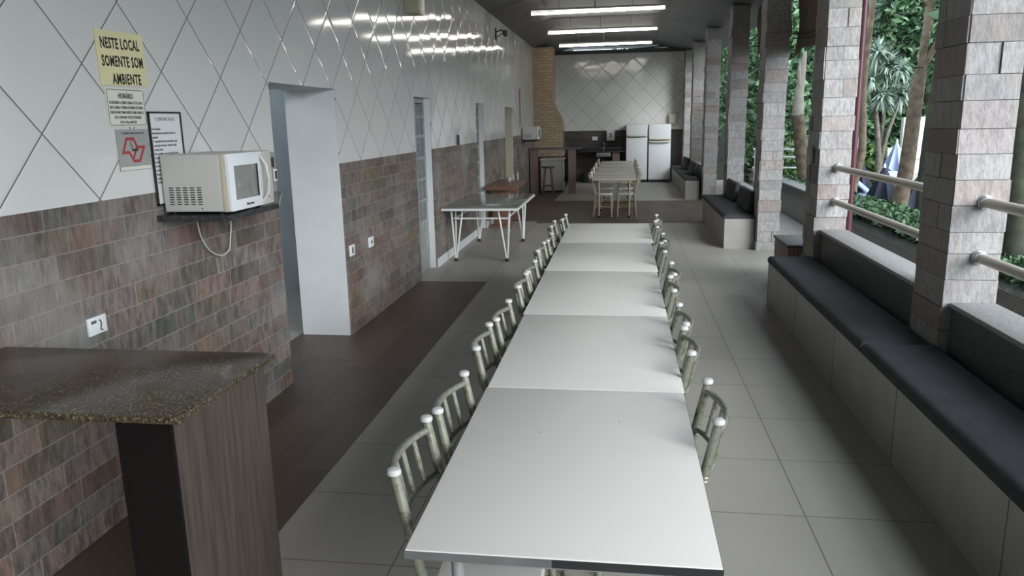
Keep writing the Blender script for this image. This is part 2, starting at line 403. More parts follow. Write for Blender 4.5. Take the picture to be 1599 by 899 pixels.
def text_mesh(name, body, size, mat, parent, origin, ux, uy, align='CENTER', bold=0, ext=.0006, sx=1.0, line=1.0, gap=1.0, width=None):
    """lettering laid on a surface: origin = centre of the first line, ux/uy = reading and up directions"""
    cu = bpy.data.curves.new(name, 'FONT'); cu.body = body; cu.size = size; cu.align_x = align; cu.extrude = ext
    cu.offset = bold; cu.space_line = line; cu.space_character = gap; cu.resolution_u = 2
    t = bpy.data.objects.new(name+'_tmp', cu); COL.objects.link(t)
    dg = bpy.context.evaluated_depsgraph_get(); me = bpy.data.meshes.new_from_object(t.evaluated_get(dg))
    bpy.data.objects.remove(t)
    ux, uy = Vector(ux), Vector(uy); uz = ux.cross(uy); O = Vector(origin)
    if width:
        xs_ = [v.co.x for v in me.vertices]; sx = width/(max(xs_)-min(xs_))
        if align == 'CENTER':
            mid = (max(xs_)+min(xs_))/2
            for v in me.vertices: v.co.x -= mid
    for v in me.vertices: v.co = O+ux*v.co.x*sx+uy*v.co.y+uz*v.co.z
    me.materials.clear(); me.materials.append(mat); me.name = name
    o = bpy.data.objects.new(name, me); COL.objects.link(o)
    if parent: o.parent = parent
    return o

# ------------------------------------------------------------------ the setting
WX = -2.446        # face of the left wall
BY = 24.4          # face of the back wall
BORDER = 1.572     # top of the stone cladding
MB().add([(-2.92, -6, 0), (3.2, -6, 0), (3.2, BY, 0), (-2.92, BY, 0), (-2.92, -6, -.12), (3.2, -6, -.12), (3.2, BY, -.12), (-2.92, BY, -.12)],
         [(0, 1, 2, 3), (4, 7, 6, 5), (0, 4, 5, 1), (1, 5, 6, 2), (2, 6, 7, 3), (3, 7, 4, 0)]).build('floor', M['floor'])['kind'] = 'structure'
struct(MB().box(-2.95, -1.61, -5.99, 8.92, .0005, .004).build('floor.001', M['plank']))
struct(MB().box(-2.44, -1.61, 14.65, BY, .0005, .004).box(-1.609, 1.5, 14.35, 18.35, .0005, .004).box(1.5, 2.2, 14.6, 18.35, .0005, .004).build('floor.002', M['plank']))
# left wall: plaster core, stone below, diagonal tiles above, four openings
OPEN = [(5.19, 6.48, 2.205), (9.01, 9.82, 2.215), (12.95, 13.68, 2.22), (16.19, 17.44, 2.205)]
wl = MB(); XC, XB = WX-.02, -2.92
cuts = [-6]+[v for a, b_, t in OPEN for v in (a, b_)]+[BY+.3]
for i in range(0, len(cuts), 2):
    y0, y1 = cuts[i], cuts[i+1]
    wl.box(XB, XC, y0, y1, 0, 4.3, 0)
    e0 = .012 if i > 0 else 0; e1 = .012 if i < len(cuts)-2 else 0
    wl.box(XC, WX, y0+e0, y1-e1, 0, BORDER, 1); wl.box(XC, WX-.002, y0, y1, BORDER, 4.3, 2)
for a, b_, t in OPEN:
    wl.box(XB, XC, a, b_, t, 4.3, 0); wl.box(XC, WX-.002, a, b_, t, 4.3, 2)
struct(wl.build('wall_left', [M['plaster'], M['stone_l'], M['tile_l']]))
# beige painted lining of the fourth opening
struct(MB().box(XB, WX-.03, 17.425, 17.439, 0, 2.2).build('trim_1', M['beige_plaster']))
# dim rooms behind the openings; slot left in the unseen roof to admit daylight
struct(MB().box(-4.6, -4.5, 3.5, 22, 0, 2.9).box(-4.6, -2.921, 3.4, 3.5, 0, 2.9).box(-4.6, -2.921, 22, 22.1, 0, 2.9).box(-3.9, -2.921, 3.4, 22.1, 2.9, 3.0)
       .box(-4.5, -2.921, 8.2, 8.3, 0, 2.9).box(-4.5, -2.921, 11.3, 11.4, 0, 2.9).box(-4.5, -2.921, 15.2, 15.3, 0, 2.9).build('wall_left.001', M['grey_plaster']))
struct(MB().box(-4.6, -2.951, 3.4, 22.1, -.1, .0).build('floor.003', M['floor']))
struct(MB().box(WX, WX+.014, 9.83, 12.94, 0.0, .12).box(WX, WX+.014, 13.69, 14.6, .0, .12).build('baseboard_left', M['plaster']))
# back wall
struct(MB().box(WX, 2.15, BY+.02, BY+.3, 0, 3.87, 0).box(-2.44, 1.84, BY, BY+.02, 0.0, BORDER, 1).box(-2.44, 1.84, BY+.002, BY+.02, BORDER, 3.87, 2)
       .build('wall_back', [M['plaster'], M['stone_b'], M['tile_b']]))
struct(MB().box(-2.44, 2.3, BY-.06, BY+.36, 3.87, 3.985).build('trim_2', M['beam']))
struct(MB().box(-3.0, 2.6, -6.25, -6.0, 0, 3.7).build('wall_front', M['dim_wall']))
# ceiling: sloping at both sides, flat in the middle, open gap above the back wall
def ceil_z(x):
    P = [(-2.95, 3.73), (-1.55, 4.11), (.95, 4.11), (2.2, 3.85), (2.75, 3.735)]
    for (a, za), (b_, zb) in zip(P, P[1:]):
        if x <= b_: return za+(zb-za)*(x-a)/(b_-a)
    return P[-1][1]
xs = [-2.9, -1.55, .95, 2.2, 2.75]; cm = MB()
for a, b_ in zip(xs, xs[1:]):
    za, zb = ceil_z(a), ceil_z(b_)
    cm.add([(a, -6.3, za), (b_, -6.3, zb), (b_, 25.6, zb), (a, 25.6, za), (a, -6.3, za+.12), (b_, -6.3, zb+.12), (b_, 25.6, zb+.12), (a, 25.6, za+.12)],
           [(0, 1, 2, 3), (4, 7, 6, 5), (0, 4, 5, 1), (2, 6, 7, 3), (0, 3, 7, 4), (1, 5, 6, 2)])
struct(cm.build('ceiling', M['ceiling']))
rf = MB()
for k in range(2):
    rf.tube([(.3+.6*k, BY+.15, 3.99), (1.35+.55*k, BY+.15, 4.06-.14*k)], .022, 6)
struct(rf.build('trim_3', M['beam']))

# ------------------------------------------------------------------ stone pillars
def pillar(x0, x1, y0, y1, top, label):
    t = MB(); t.box(x0+.012, x1-.012, y0+.012, y1-.012, 0, top, 0, .4)
    z = 0
    while z < top-.03:
        h = min(random.choice([.13, .145, .15, .16, .175]), top-z)
        for side in range(4):
            L = (x1-x0) if side in (0, 2) else (y1-y0)
            cutsx = [0]; 
            while cutsx[-1] < L-.09: cutsx.append(min(L, cutsx[-1]+random.uniform(.16, .46)))
            if L-cutsx[-1] > 0: cutsx[-1] = L
            for a, b_ in zip(cutsx, cutsx[1:]):
                d = random.choice([random.uniform(-.003, .006), random.uniform(0, .015)]); g = .0018; r = random.random()
                if side == 0: t.box(x0+a+g, x0+b_-g, y0-d, y0+.02, z+g, z+h-g, 0, r)
                if side == 2: t.box(x0+a+g, x0+b_-g, y1-.02, y1+d, z+g, z+h-g, 0, r)
                if side == 3: t.box(x0-d, x0+.02, y0+a+g, y0+b_-g, z+g, z+h-g, 0, r)
                if side == 1: t.box(x1-.02, x1+d, y0+a+g, y0+b_-g, z+g, z+h-g, 0, r)
        z += h
    return tag(t.build('stone_pillar', M['stone_p']), label, 'pillar', 'stone clad pillars along the open side')
PX0, PX1 = 1.945, 2.245
PY = [4.84, 8.02, 11.28, 14.75, 18.35, 21.5, 23.93]
PL = ['nearest stone clad pillar, at the right edge, two rails on each side', 'second stone clad pillar from the camera, with a grey switch and a maroon pipe',
      'third stone clad pillar, standing at the near end of the shorter middle bench', 'fourth stone clad pillar, at the far end of the middle bench',
      'fifth stone clad pillar, beside the near end of the farthest bench', 'sixth stone clad pillar, halfway along the farthest bench', 'farthest stone clad pillar, built against the right end of the back wall']
for y, l, dx in zip(PY, PL, (0, 0, 0, 0, -.06, -.08, -.10)):
    pillar(PX0+dx, PX1+dx, y, y+.46, ceil_z(PX1+dx)-.002, l)

# low walls between the pillars with granite coping
def parapet(n, y0, y1, z=.77):
    o = struct(MB().box(2.0, 2.23, y0, y1, 0, z-.03).build('wall_right'+n, M['granite_grey']))  # shade on these wall faces is put into the darker granite
    struct(MB().rbox(1.985, 2.245, y0, y1, z-.03, z, .005).build('trim_%d' % (4+len(COPING)), M['granite_pale'])); COPING.append(o)
COPING = []
parapet('', -5.98, 4.826); parapet('.001', 5.31, 8.005); parapet('.002', 11.755, 14.735, .72); parapet('.003', 18.83, 21.48, .72); parapet('.004', 21.98, 23.91, .72)

# benches
def bench(label, y0, y1, x1=1.93, h=.44, near=True):
    t = thing('bench', label, 'bench', (1.74, (y0+y1)/2, 0)); ym = (y0+y1)/2
    b = MB(); b.box(1.505-1.74, x1-1.74, y0-ym, y1-ym, 0.0, h)
    if y0 < 0: b.box(1.9295-1.74, 1.995-1.74, y0-ym, 4.82-ym, 0, h).box(1.9295-1.74, 1.995-1.74, 5.315-ym, y1-ym, 0, h)
    b.build('base', M['bench_tile'], t)
    j = MB(); y = 4.2
    while y > y0: y -= 1.25
    while y < y1:
        if y > max(y0, -.5)+.05: MB().box(1.5035-1.74, 1.506-1.74, y-.002-ym, y+.002-ym, .002, h-.004).build('tile_joint', M['joint'], t)
        y += 1.25
    return t
bench('long tiled bench along the right side in front of the nearest two pillars', -5.9, 7.99)
bench('short tiled bench between the third and fourth pillars', 11.45, 14.6)
bench('farthest tiled bench, beside the refrigerators', 18.6, 23.9, 1.82)
def cushion(label, x0, x1, y0, y1, z0=.441, th=.062):
    c = MB()
    def spread(L, n): return [0, .003/L, .009/L, .02/L, .04/L]+[k/n for k in range(1, n) if .05/L < k/n < 1-.05/L]+[1-.04/L, 1-.02/L, 1-.009/L, 1-.003/L, 1]
    US, VS = spread(x1-x0, 10), spread(y1-y0, max(12, int((y1-y0)/.12))); nx, ny = len(US)-1, len(VS)-1
    top, bot = [], []
    for i in range(nx+1):
        for j in range(ny+1):
            u, v = US[i], VS[j]
            e = min(u*(x1-x0), (1-u)*(x1-x0), v*(y1-y0), (1-v)*(y1-y0))
            h = th*(1-math.exp(-e/.012)*.55) + .004*math.sin(5*u+9*v)+.003*math.sin(17*v+3)
            top.append((x0+u*(x1-x0), y0+v*(y1-y0), z0+max(.02, h))); bot.append((x0+u*(x1-x0), y0+v*(y1-y0), z0))
    W_ = ny+1; fs = [(i*W_+j, (i+1)*W_+j, (i+1)*W_+j+1, i*W_+j+1) for i in range(nx) for j in range(ny)]
    o = len(top); fb = [tuple(k+o for k in f[::-1]) for f in fs]
    ring = [i*W_ for i in range(nx+1)]+[nx*W_+j for j in range(1, ny+1)]+[i*W_+ny for i in range(nx-1, -1, -1)]+[j for j in range(ny-1, 0, -1)]
    fr = [(ring[k], ring[(k+1) % len(ring)], ring[(k+1) % len(ring)]+o, ring[k]+o) for k in range(len(ring))]
    c.add(top+bot, fs+fb+fr, 0, True)
    return tag(c.build('bench_cushion', M['cushion']), label, 'cushion')
cushion('long charcoal seat cushion on the near bench, in front of the nearest pillar', 1.495, 1.93, -3.0, 4.83, th=.068)
cushion('long charcoal seat cushion on the near bench, beyond the nearest pillar', 1.495, 1.93, 4.85, 7.99)
cushion('charcoal seat cushion on the short middle bench', 1.49, 1.935, 11.45, 14.58)
cushion('charcoal seat cushion on the farthest bench by the refrigerators', 1.49, 1.82, 18.6, 23.88)
def back_cushion(label, x, y, w, z0=.503, h=.32):
    c = MB(); c.rbox(-.045, .045, -w/2, w/2, 0, h, .035, 4)
    o = c.build('back_cushion', M['cushion'], None, (x, y, z0)); o.rotation_euler = (0, .16, 0)
    return tag(o, label, 'cushion')
back_cushion('charcoal back cushion leaning at the near end of the middle bench', 1.885, 12.2, 1.15)
back_cushion('charcoal back cushion leaning at the far end of the middle bench', 1.885, 13.75, 1.1)
back_cushion('charcoal back cushion, the nearer of two on the farthest bench', 1.755, 20.0, 1.2)
back_cushion('charcoal back cushion, the farther of two on the farthest bench', 1.755, 22.2, 1.2)
# step block between the second and third pillars
tag(MB().rbox(1.80, 2.4, 8.5, 9.25, 0, .50, .004).rbox(1.785, 2.415, 8.485, 9.265, .50, .53, .006, 2, 1).build('step_block', [M['wood_post'], M['granite_grey']]),
    'low brown block with a pale top behind the second pillar', 'step')

# rails between pillars
def rail(label, y0, y1, z, x=2.12):
    t = thing('hand_rail', label, 'railing', (x, (y0+y1)/2, z)); L = (y1-y0)/2
    MB().tube([(0, -L, 0), (0, L, 0)], .031, 14).build('tube', M['rail'], t)
    for s in (-1, 1):
        MB().lathe([(.033, 0), (.044, .0), (.044, .012), (.036, .018), (.036, .05)], (0, s*L, 0), 18, ax='y').build('flange', M['galv'], t) if s < 0 else \
        MB().lathe([(.036, -.05), (.036, -.018), (.044, -.012), (.044, 0), (.033, 0)], (0, s*L, 0), 18, ax='y').build('flange', M['galv'], t)
rail('upper cream hand rail between the nearest and second pillars', 5.312, 8.008, 1.385)
rail('lower cream hand rail between the nearest and second pillars', 5.312, 8.008, 1.05)
rail('upper cream hand rail running to the photo edge from the nearest pillar', 0.0, 4.828, 1.38)
rail('lower cream hand rail running to the photo edge from the nearest pillar', 0.0, 4.828, 1.05)
# pipe, switch, canvas
tag(MB().tube([(2.36, 8.34, 0.0), (2.36, 8.34, ceil_z(2.36)-.01)], .032, 12).build('drain_pipe', M['maroon']), 'slim maroon downpipe standing beside the second pillar', 'pipe')
sw = thing('pillar_switch', 'small grey switch box on the side of the second pillar', 'switch', (1.929, 8.27, 1.50))
MB().rbox(-.042, 0.004, -.055, .055, -.09, .09, .006).build('box', M['switch_grey'], sw); MB().rbox(-.050, -.041, -.015, .015, -.03, .03, .002).build('rocker', M['plastic_white'], sw)
def canvas(label, x, y0, y1, z0, z1):
    t = thing('canvas_blind', label, 'blind', (x, (y0+y1)/2, z1)); L = (y1-y0)/2; b = MB(); nx, nz = 40, 16; H = z1-z0
    vs, fs = [], []
    for i in range(nx+1):
        for k in range(nz+1):
            v = -L+2*L*i/nx; zz = -H*k/nz
            vs.append((.03*math.sin(v*5)+.025*math.sin(v*11+zz*3)+.02*math.sin(zz*7), v, zz+(.05*math.sin(v*3) if k == nz else 0)))
    vs2 = [(a+.012, b_, c) for a, b_, c in vs]; W_ = nz+1; o = len(vs)
    fs = [(i*W_+k, i*W_+k+1, (i+1)*W_+k+1, (i+1)*W_+k) for i in range(nx) for k in range(nz)]
    b.add(vs, fs, 0, True); b.add(vs2, fs, 0, True)
    rng = [i*W_+nz for i in range(nx+1)]
    b.add(vs+vs2, [(rng[i], rng[i+1], rng[i+1]+o, rng[i]+o) for i in range(nx)])
    b.build('canvas', M['canvas'], t)
    for dz in (0, .06):
        MB().tube([(-.05, -L+2*L*i/24, -H*.72-.10*math.sin(PI*i/24)-dz) for i in range(25)], .009, 6).build('rope', M['rope'], t)
canvas('brown canvas blind hanging high between the second and third pillars', 2.42, 8.9, 11.7, 2.74, ceil_z(2.42)-.01)
canvas('brown canvas blind hanging high between the third and fourth pillars', 2.42, 12.2, 15.0, 3.0, ceil_z(2.42)-.01)

# ------------------------------------------------------------------ long row of white tables
def dining_table(label, x0, x1, y0, y1, mats, group, rz=0):
    t = thing('dining_table', label, 'table', ((x0+x1)/2, (y0+y1)/2, 0), rz, group); a, b_ = (x1-x0)/2, (y1-y0)/2
    MB().rbox(-a, a, -b_, b_, .745, .77, .0025, 2).build('tabletop', M[mats[0]], t)
    e = MB(); e.box(-a-.002, -.02, -b_-.002, -b_+.003, .742, .766, 0); e.box(-.02, a+.002, -b_-.002, -b_+.003, .742, .766, 1)
    e.box(-a-.002, -a+.003, -b_, b_, .742, .766, 0); e.box(a-.003, a+.002, -b_, b_, .742, .766, 0); e.box(-a, a, b_-.003, b_+.0015, .742, .766, 0)
    e.build('edge_band', [M['edge'], M['edge_black']] if mats[0] == 'laminate' else [M[mats[0]]]*2, t)
    f = MB(); q = .13; yy = b_-.07
    for s in (-1, 1):
        f.box(-a+q, a-q, s*yy-.012, s*yy+.012, .70, .742); f.box(s*(a-q)-.012, s*(a-q)+.012, -yy, yy, .70, .742)
    f.build('apron', M[mats[1]], t)
    for sx in (-1, 1):
        for sy in (-1, 1):
            lg = MB().tube([(sx*(a-q), sy*yy, .012), (sx*(a-q), sy*yy, .742)], .019, 12).build('leg', M[mats[1]], t)
            MB().lathe([(.024, 0), (.026, .012), (.024, .05)], (sx*(a-q), sy*yy, 0), 12).build('rubber_foot', M['rubber'], lg)
    return t
TY = [(1.805, 3.103), (3.108, 4.392), (4.397, 5.748), (5.754, 7.135), (7.141, 8.482)]
TX = [(-.574, .268), (-.571, .272), (-.579, .272), (-.580, .280), (-.578, .300)]
TLAB = ['nearest white dining table of the long row, chipped near edge in view', 'second white dining table of the long row', 'middle white dining table of the long row',
        'fourth white dining table of the long row', 'last white dining table at the far end of the long row']
TABLES = []
for (y0, y1), (x0, x1), l in zip(TY, TX, TLAB): TABLES.append(dining_table(l, x0, x1, y0, y1, ('laminate', 'grey_steel'), 'white tables set end to end'))
for x, y in ((-.295, 2.63), (.0, 2.76)): MB().lathe([(.0032, .7698), (.0030, .7704)], (x+.153, y-2.454, 0), 8).build('dark_speck', M['ink'], TABLES[0])
# far row
FT = 'white table of the far row, dim light in its colour, '
for k, w in enumerate(['nearest to the camera', 'second from the camera', 'third from the camera', 'fourth from the camera', 'farthest from the camera']):
    dining_table(FT+w, -.57, .28, 15.02+1.325*k, 15.02+1.325*k+1.32, ('laminate_dim', 'chair_cream'), 'white tables set end to end at the back, dimmed in colour')

# ------------------------------------------------------------------ chairs
def make_chair(paint, seat='seat_white'):
    t = thing('dining_chair', '', 'chair'); P = M[paint]
    def post(z): # x of the rear post axis, leaning back above the seat
        return -.165-.04*(.45-z)/.45 if z < .45 else -.165-.21*(z-.45)
    st = MB(); n = 28; pts = []
    for k in range(n):
        a = 2*PI*k/n; c, s = math.cos(a), math.sin(a); e = .38
        pts.append((.172*math.copysign(abs(c)**e, c)+.004, (.20-.012*(-c))*math.copysign(abs(s)**e, s)))
    vs = []; 
    for sc, z in ((.90, .438), (1, .445), (1, .465), (.97, .474), (.80, .478)): vs += [(x*sc, y*sc, z) for x, y in pts]
    fs = [(r*n+k, r*n+(k+1) % n, (r+1)*n+(k+1) % n, (r+1)*n+k) for r in range(4) for k in range(n)]+[tuple(range(n))[::-1], tuple(4*n+k for k in range(n))]
    st.add(vs, fs, 0, True).build('seat', M[seat], t)
    fr = MB().tube([(x*.93, y*.93, .430) for x, y in pts], .011, 6, closed=True).build('seat_frame', P, t)
    for s in (-1, 1):
        pp = MB().tube([(post(z), s*.208, z) for z in (.0, .2, .45, .6, .75, .875)], [.015, .016, .017, .0175, .0175, .0165], 12)
        for z in (.50, .515, .665, .68): pp.lathe([(.0185, -.004), (.0205, 0), (.0185, .004)], (post(z), s*.208, z), 12)
        po = pp.build('back_post', P, t)
        MB().lathe([(.015, 0), (.0215, .003), (.0225, .012), (.019, .019), (.010, .023)], (post(.877), s*.208, .875), 16).build('cap', M['cap_white'], po)
        MB().tube([(.145, s*.17, .44), (.155, s*.178, .2), (.165, s*.185, 0)], [.0155, .0145, .013], 10).build('leg', P, t)
    def rail_pts(z, bow, m=14): return [(post(z)-bow*math.sin(PI*i/m)**.8, -.205+.41*i/m, z+.0*math.sin(PI*i/m)) for i in range(m+1)]
    MB().tube(rail_pts(.845, .055), .013, 10).build('top_rail', P, t)
    MB().tube(rail_pts(.685, .055), .0115, 10).build('lower_rail', P, t)
    for k in range(4):
        y = -.205+.41*(k+1)/5; bw = math.sin(PI*(k+1)/5)**.8
        MB().tube([(post(.685)-.055*bw, y, .685), (post(.845)-.055*bw, y, .845)], .0098, 8).build('spindle', P, t)
    for s in (-1, 1): MB().tube([(.155, s*.178, .2), (post(.22), s*.208, .22)], .009, 8).build('stretcher', P, t)
    MB().tube([(.153, -.176, .25), (.153, .176, .25)], .009, 8).build('stretcher', P, t)
    MB().tube([(post(.3), -.208, .3), (post(.3), .208, .3)], .009, 8).build('stretcher', P, t)
    note_kids(t); return t
ch_silver = make_chair('chair_paint')
used = [False]
def place(proto, label, x, y, rz, group, first):
    o = proto if first else copy_tree(proto)
    o.location = (x, y, 0); o.rotation_euler = (0, 0, rz); o['label'] = label; o['group'] = group; return o
POSTX = .165+.21*(.89-.45)          # how far the caps sit behind the seat centre
LCH = [((-.666, 2.027), (-.678, 2.458)), ((-.658, 2.522), (-.638, 2.928)), ((-.654, 3.299), (-.675, 3.734)), ((-.652, 3.814), (-.644, 4.243)), ((-.643, 4.63), (-.645, 5.05)),
       ((-.647, 5.10), (-.635, 5.52)), ((-.667, 5.952), (-.654, 6.398)), ((-.633, 6.491), (-.641, 6.945)), ((-.684, 7.384), (-.690, 7.83)), ((-.622, 7.937), (-.61, 8.347))]
RCH = [((.336, 2.506), (.349, 2.941)), ((.316, 3.286), (.315, 3.724)), ((.332, 3.777), (.324, 4.212)), ((.319, 4.55), (.325, 5.0)), ((.353, 5.05), (.362, 5.49)),
       ((.344, 5.944), (.330, 6.398)), ((.367, 6.479), (.372, 6.932)), ((.342, 7.34), (.341, 7.79)), ((.362, 7.87), (.380, 8.318))]
TN = ['nearest', 'second', 'middle', 'fourth', 'last']
for i, ((xa, ya), (xb, yb)) in enumerate(LCH):
    rz = -math.atan2(xb-xa, yb-ya)*.6
    place(ch_silver, 'worn silver metal chair on the left side of the %s white table, its %s one' % (TN[i//2], 'nearer' if i % 2 == 0 else 'farther'),
          (xa+xb)/2+POSTX, (ya+yb)/2, rz, 'silver chairs along the white tables', i == 0)
for i, ((xa, ya), (xb, yb)) in enumerate(RCH):
    rz = PI-math.atan2(xb-xa, yb-ya)*.6
    l = 'worn silver metal chair alone on the right side of the nearest white table' if i == 0 else \
        'worn silver metal chair on the right side of the %s white table, its %s one' % (TN[(i+1)//2], 'nearer' if i % 2 == 1 else 'farther')
    place(ch_silver, l, (xa+xb)/2-POSTX, (ya+yb)/2, rz, 'silver chairs along the white tables', False)
ch_cream = make_chair('chair_cream')
ORD = ['nearest', 'second', 'third', 'farthest']
for i, y in enumerate((15.42, 16.75, 18.35, 20.35)):
    place(ch_cream, 'cream painted metal chair, %s of four on the left of the far tables' % ORD[i], -.335-.02, y, 0, 'cream chairs along the far tables', i == 0)
for i, y in enumerate((15.42, 16.6, 18.3, 20.2)):
    place(ch_cream, 'cream painted metal chair, %s of four on the right of the far tables' % ORD[i], .085, y, PI, 'cream chairs along the far tables', False)

# ------------------------------------------------------------------ bar counter, near left
t = thing('bar_counter', 'brown granite topped bar counter with a dark wood leg, near left corner', 'counter', (-1.85, 2.3, 0))
tp = MB(); tp.rbox(WX+1.852, .55, -.335, .315, 1.035, 1.06, .004); tp.build('granite_top', M['granite_brown'], t)
lg = MB(); lg.box(.327, .504, -.302, .30, .0, 1.0345); lg.build('end_panel', M['wood_panel'], t)
MB().box(.324, .502, -.310, -.3021, .0, 1.0345).build('front_panel', M['wood_black'], t)
MB().box(.496, .5055, -.3105, -.298, .0, 1.034).build('corner_strip', M['wood_black'], t); MB().box(.323, .332, -.313, -.302, .0, 1.034).build('corner_strip', M['wood_black'], t)

# ------------------------------------------------------------------ microwaves on stone shelves
def shelf(label, y0, y1, y2):
    t = thing('wall_shelf', label, 'shelf', (WX, y0, 1.42))
    b = MB(); b.prism([(.001, 0), (.405, .012), (.405, y1-y0), (.05, y2-y0), (.001, y2-y0)], 0, .03); b.build('slab', M['granite_dark'], t)
    for yy in (.15, .5): MB().box(.001, .30, yy, yy+.03, -.02, -.0005).build('bracket', M['beam'], t)
shelf('dark granite wall shelf holding the near microwave', 3.72, 4.33, 5.15)
shelf('dark granite wall shelf holding the far microwave', 18.82, 19.42, 19.6)
def microwave(label, y, far=False):
    t = thing('microwave_oven', label, 'microwave', (WX, y, 1.4505)); W_, D, H = .50, .38, .315
    MB().rbox(.02, .02+D-.045, 0, W_, .012, H, .008, 3).build('body', M['appliance'], t)
    MB().rbox(.02+D-.0455, .02+D-.018, -.002, W_+.002, .01, H+.002, .006, 2).build('front_frame', M['appliance_cream'], t)
    v = MB()
    for c in range(5):
        for r_ in range(8): v.box(.055+c*.04, .08+c*.04, -.0012, .0004, .05+r_*.0125, .056+r_*.0125)
    v.lathe([(.004, -.001), (.004, .0005)], (.235, 0, .03), 10, ax='y'); v.build('vent_slots', M['slot'], t)
    d = MB().rbox(.02+D-.0175, .02+D+.008, .0, .37, .012, H, .006, 2).build('door', M['appliance_white2'], t)
    MB().rbox(.02+D+.0075, .02+D+.0095, .05, .315, .07, H-.065, .002, 2).build('window', M['screen'], d)
    MB().box(.02+D+.0095, .02+D+.011, .296, .315, .07, H-.065).build('window_trim', M['ink'], d)
    MB().tube([(.02+D+.008, .352, .03), (.02+D+.04, .358, .08), (.02+D+.05, .36, .15), (.02+D+.04, .358, .24), (.02+D+.008, .352, .295)], .010, 10).build('handle', M['appliance'], d)
    if not far:
        text_mesh('lettering', 'Electrolux', .021, M['ink'], d, (.02+D+.0085, .20, .032), (0, 1, 0), (0, 0, 1), bold=.0006)
    MB().rbox(.02+D-.0175, .02+D+.006, .3725, W_, .012, H, .005, 2).build('control_panel', M['appliance'], t)
    for k in range(3): MB().lathe([(.022, 0), (.022, .012), (.018, .016)], (.02+D+.006, .436, .07+.075*k), 16, ax='x').build('knob', M['appliance_cream'], t)
    for (a, b_) in ((.05, .04), (.05, .46), (.32, .04), (.32, .46)): MB().lathe([(.012, 0), (.014, .013)], (a, b_, -.0005), 10).build('foot', M['rubber'], t)
    return t
microwave('white microwave oven with yellowed trim on the wall shelf beside the first doorway', 3.775)
microwave('white microwave oven on the far wall shelf before the brick barbecue', 18.87, True)
# power cord hanging below the near shelf
cp_ = [(-2.40, 4.02, 1.41), (-2.40, 4.03, 1.36), (-2.41, 4.07, 1.28), (-2.42, 4.15, 1.20), (-2.425, 4.24, 1.15), (-2.425, 4.32, 1.135), (-2.42, 4.39, 1.16), (-2.415, 4.41, 1.24), (-2.41, 4.42, 1.32), (-2.41, 4.38, 1.39), (-2.42, 4.36, 1.416)]
def smooth(pts, n=6):
    P = [Vector(p) for p in pts]; out = []
    for i in range(len(P)-1):
        a, b_, c, d = P[max(i-1, 0)], P[i], P[i+1], P[min(i+2, len(P)-1)]
        for k in range(n):
            t_ = k/n; out.append(.5*((2*b_)+(c-a)*t_+(2*a-5*b_+4*c-d)*t_*t_+(3*b_-a-3*c+d)*t_**3))
    out.append(P[-1]); return out
tag(MB().tube(smooth(cp_), .0045, 8).build('power_cord', M['appliance']), 'thin white cord looping below the near microwave shelf', 'cord')
# wiring panel beside the doorway
pn = thing('wall_panel', 'grey panel strip beside the first doorway, behind the near microwave', 'panel', (WX, 4.72, 1.4505))
MB().box(.0, .008, 0, .445, 0, .275).build('board', M['grey_box'], pn); MB().rbox(.008, .016, .33, .42, .17, .24, .002).build('cover', M['beam'], pn)

def wall_plate(label, y, z, w, h, kind, rot=0):
    t = thing('wall_socket', label, 'socket', (WX+.0005, y, z)); t.rotation_euler = (rot, 0, 0)
    MB().rbox(0, .012, -w/2, w/2, -h/2, h/2, .003).build('plate', M['plastic_white'], t)
    if kind == 'socket':
        MB().lathe([(.018, 0), (.018, .002), (.014, .0015)], (.012, 0, 0), 20, ax='x').build('outlet', M['slot'], t)
    elif kind == 'switch':
        MB().box(.012, .015, -.014, .014, -.028, .028).build('rocker', M['slot'], t)
    else:
        MB().box(.0121, .0127, -.045, -.008, .012, .026).build('sticker', M['ink_grey'], t)
        MB().tube([(.0127, .012, .022), (.0127, .022, .010), (.0127, .020, -.006), (.0127, .014, -.022), (.0127, .026, -.030)], .0042, 6).build('printed_mark', M['ink_grey'], t)
wall_plate('white wall plate with a small dark mark, above the bar counter', 3.147, 1.005, .125, .085, 'mark', .0)
wall_plate('white wall plate with a dark slot, nearer of two past the first doorway', 6.60, .78, .13, .10, 'switch')
wall_plate('white wall plate with a round outlet, farther of two past the first doorway', 7.143, .772, .14, .10, 'socket')
wall_plate('small white socket beside the first doorway, just past the near microwave', 5.155, 1.565, .05, .085, 'switch')

# ------------------------------------------------------------------ signs on the left wall
UY, UZ = (0, 1, 0), (0, 0, 1)
t = thing('wall_sign', 'pale yellow sign board with large black capitals, topmost on the tiled wall', 'sign', (WX, 3.59, 2.24))
MB().box(.0, .006, -.182, .182, -.128, .128).build('board', M['sign_yellow'], t)
t.rotation_euler = (.02, 0, 0)
for k, s in enumerate(('NESTE LOCAL', 'SOMENTE SOM', 'AMBIENTE')):
    text_mesh('lettering', s, .070, M['ink'], t, (.0062, (-.004, .0, .014)[k], .046-.083*k), UY, UZ, bold=.0022, gap=1.12, width=(.298, .318, .225)[k])
t = thing('wall_sign', 'small white opening hours sign with a black outline, under the yellow sign', 'sign', (WX, 3.579, 2.007))
MB().box(.0, .005, -.152, .152, -.093, .093).build('board', M['sign_white'], t)
bd = MB(); a, b_ = .144, .085; r_ = .012; pts = []
for cx, cz, a0 in ((a-r_, b_-r_, 0), (-a+r_, b_-r_, 90), (-a+r_, -b_+r_, 180), (a-r_, -b_+r_, 270)):
    for q in range(5): an = math.radians(a0+22.5*q); pts.append((.0052, cx+r_*math.cos(an), cz+r_*math.sin(an)))
bd.tube(pts, .0016, 6, closed=True).build('printed_border', M['ink'], t)
text_mesh('lettering', 'HORÁRIO', .034, M['ink'], t, (.0053, 0, .044), UY, UZ, bold=.0008, width=.118)
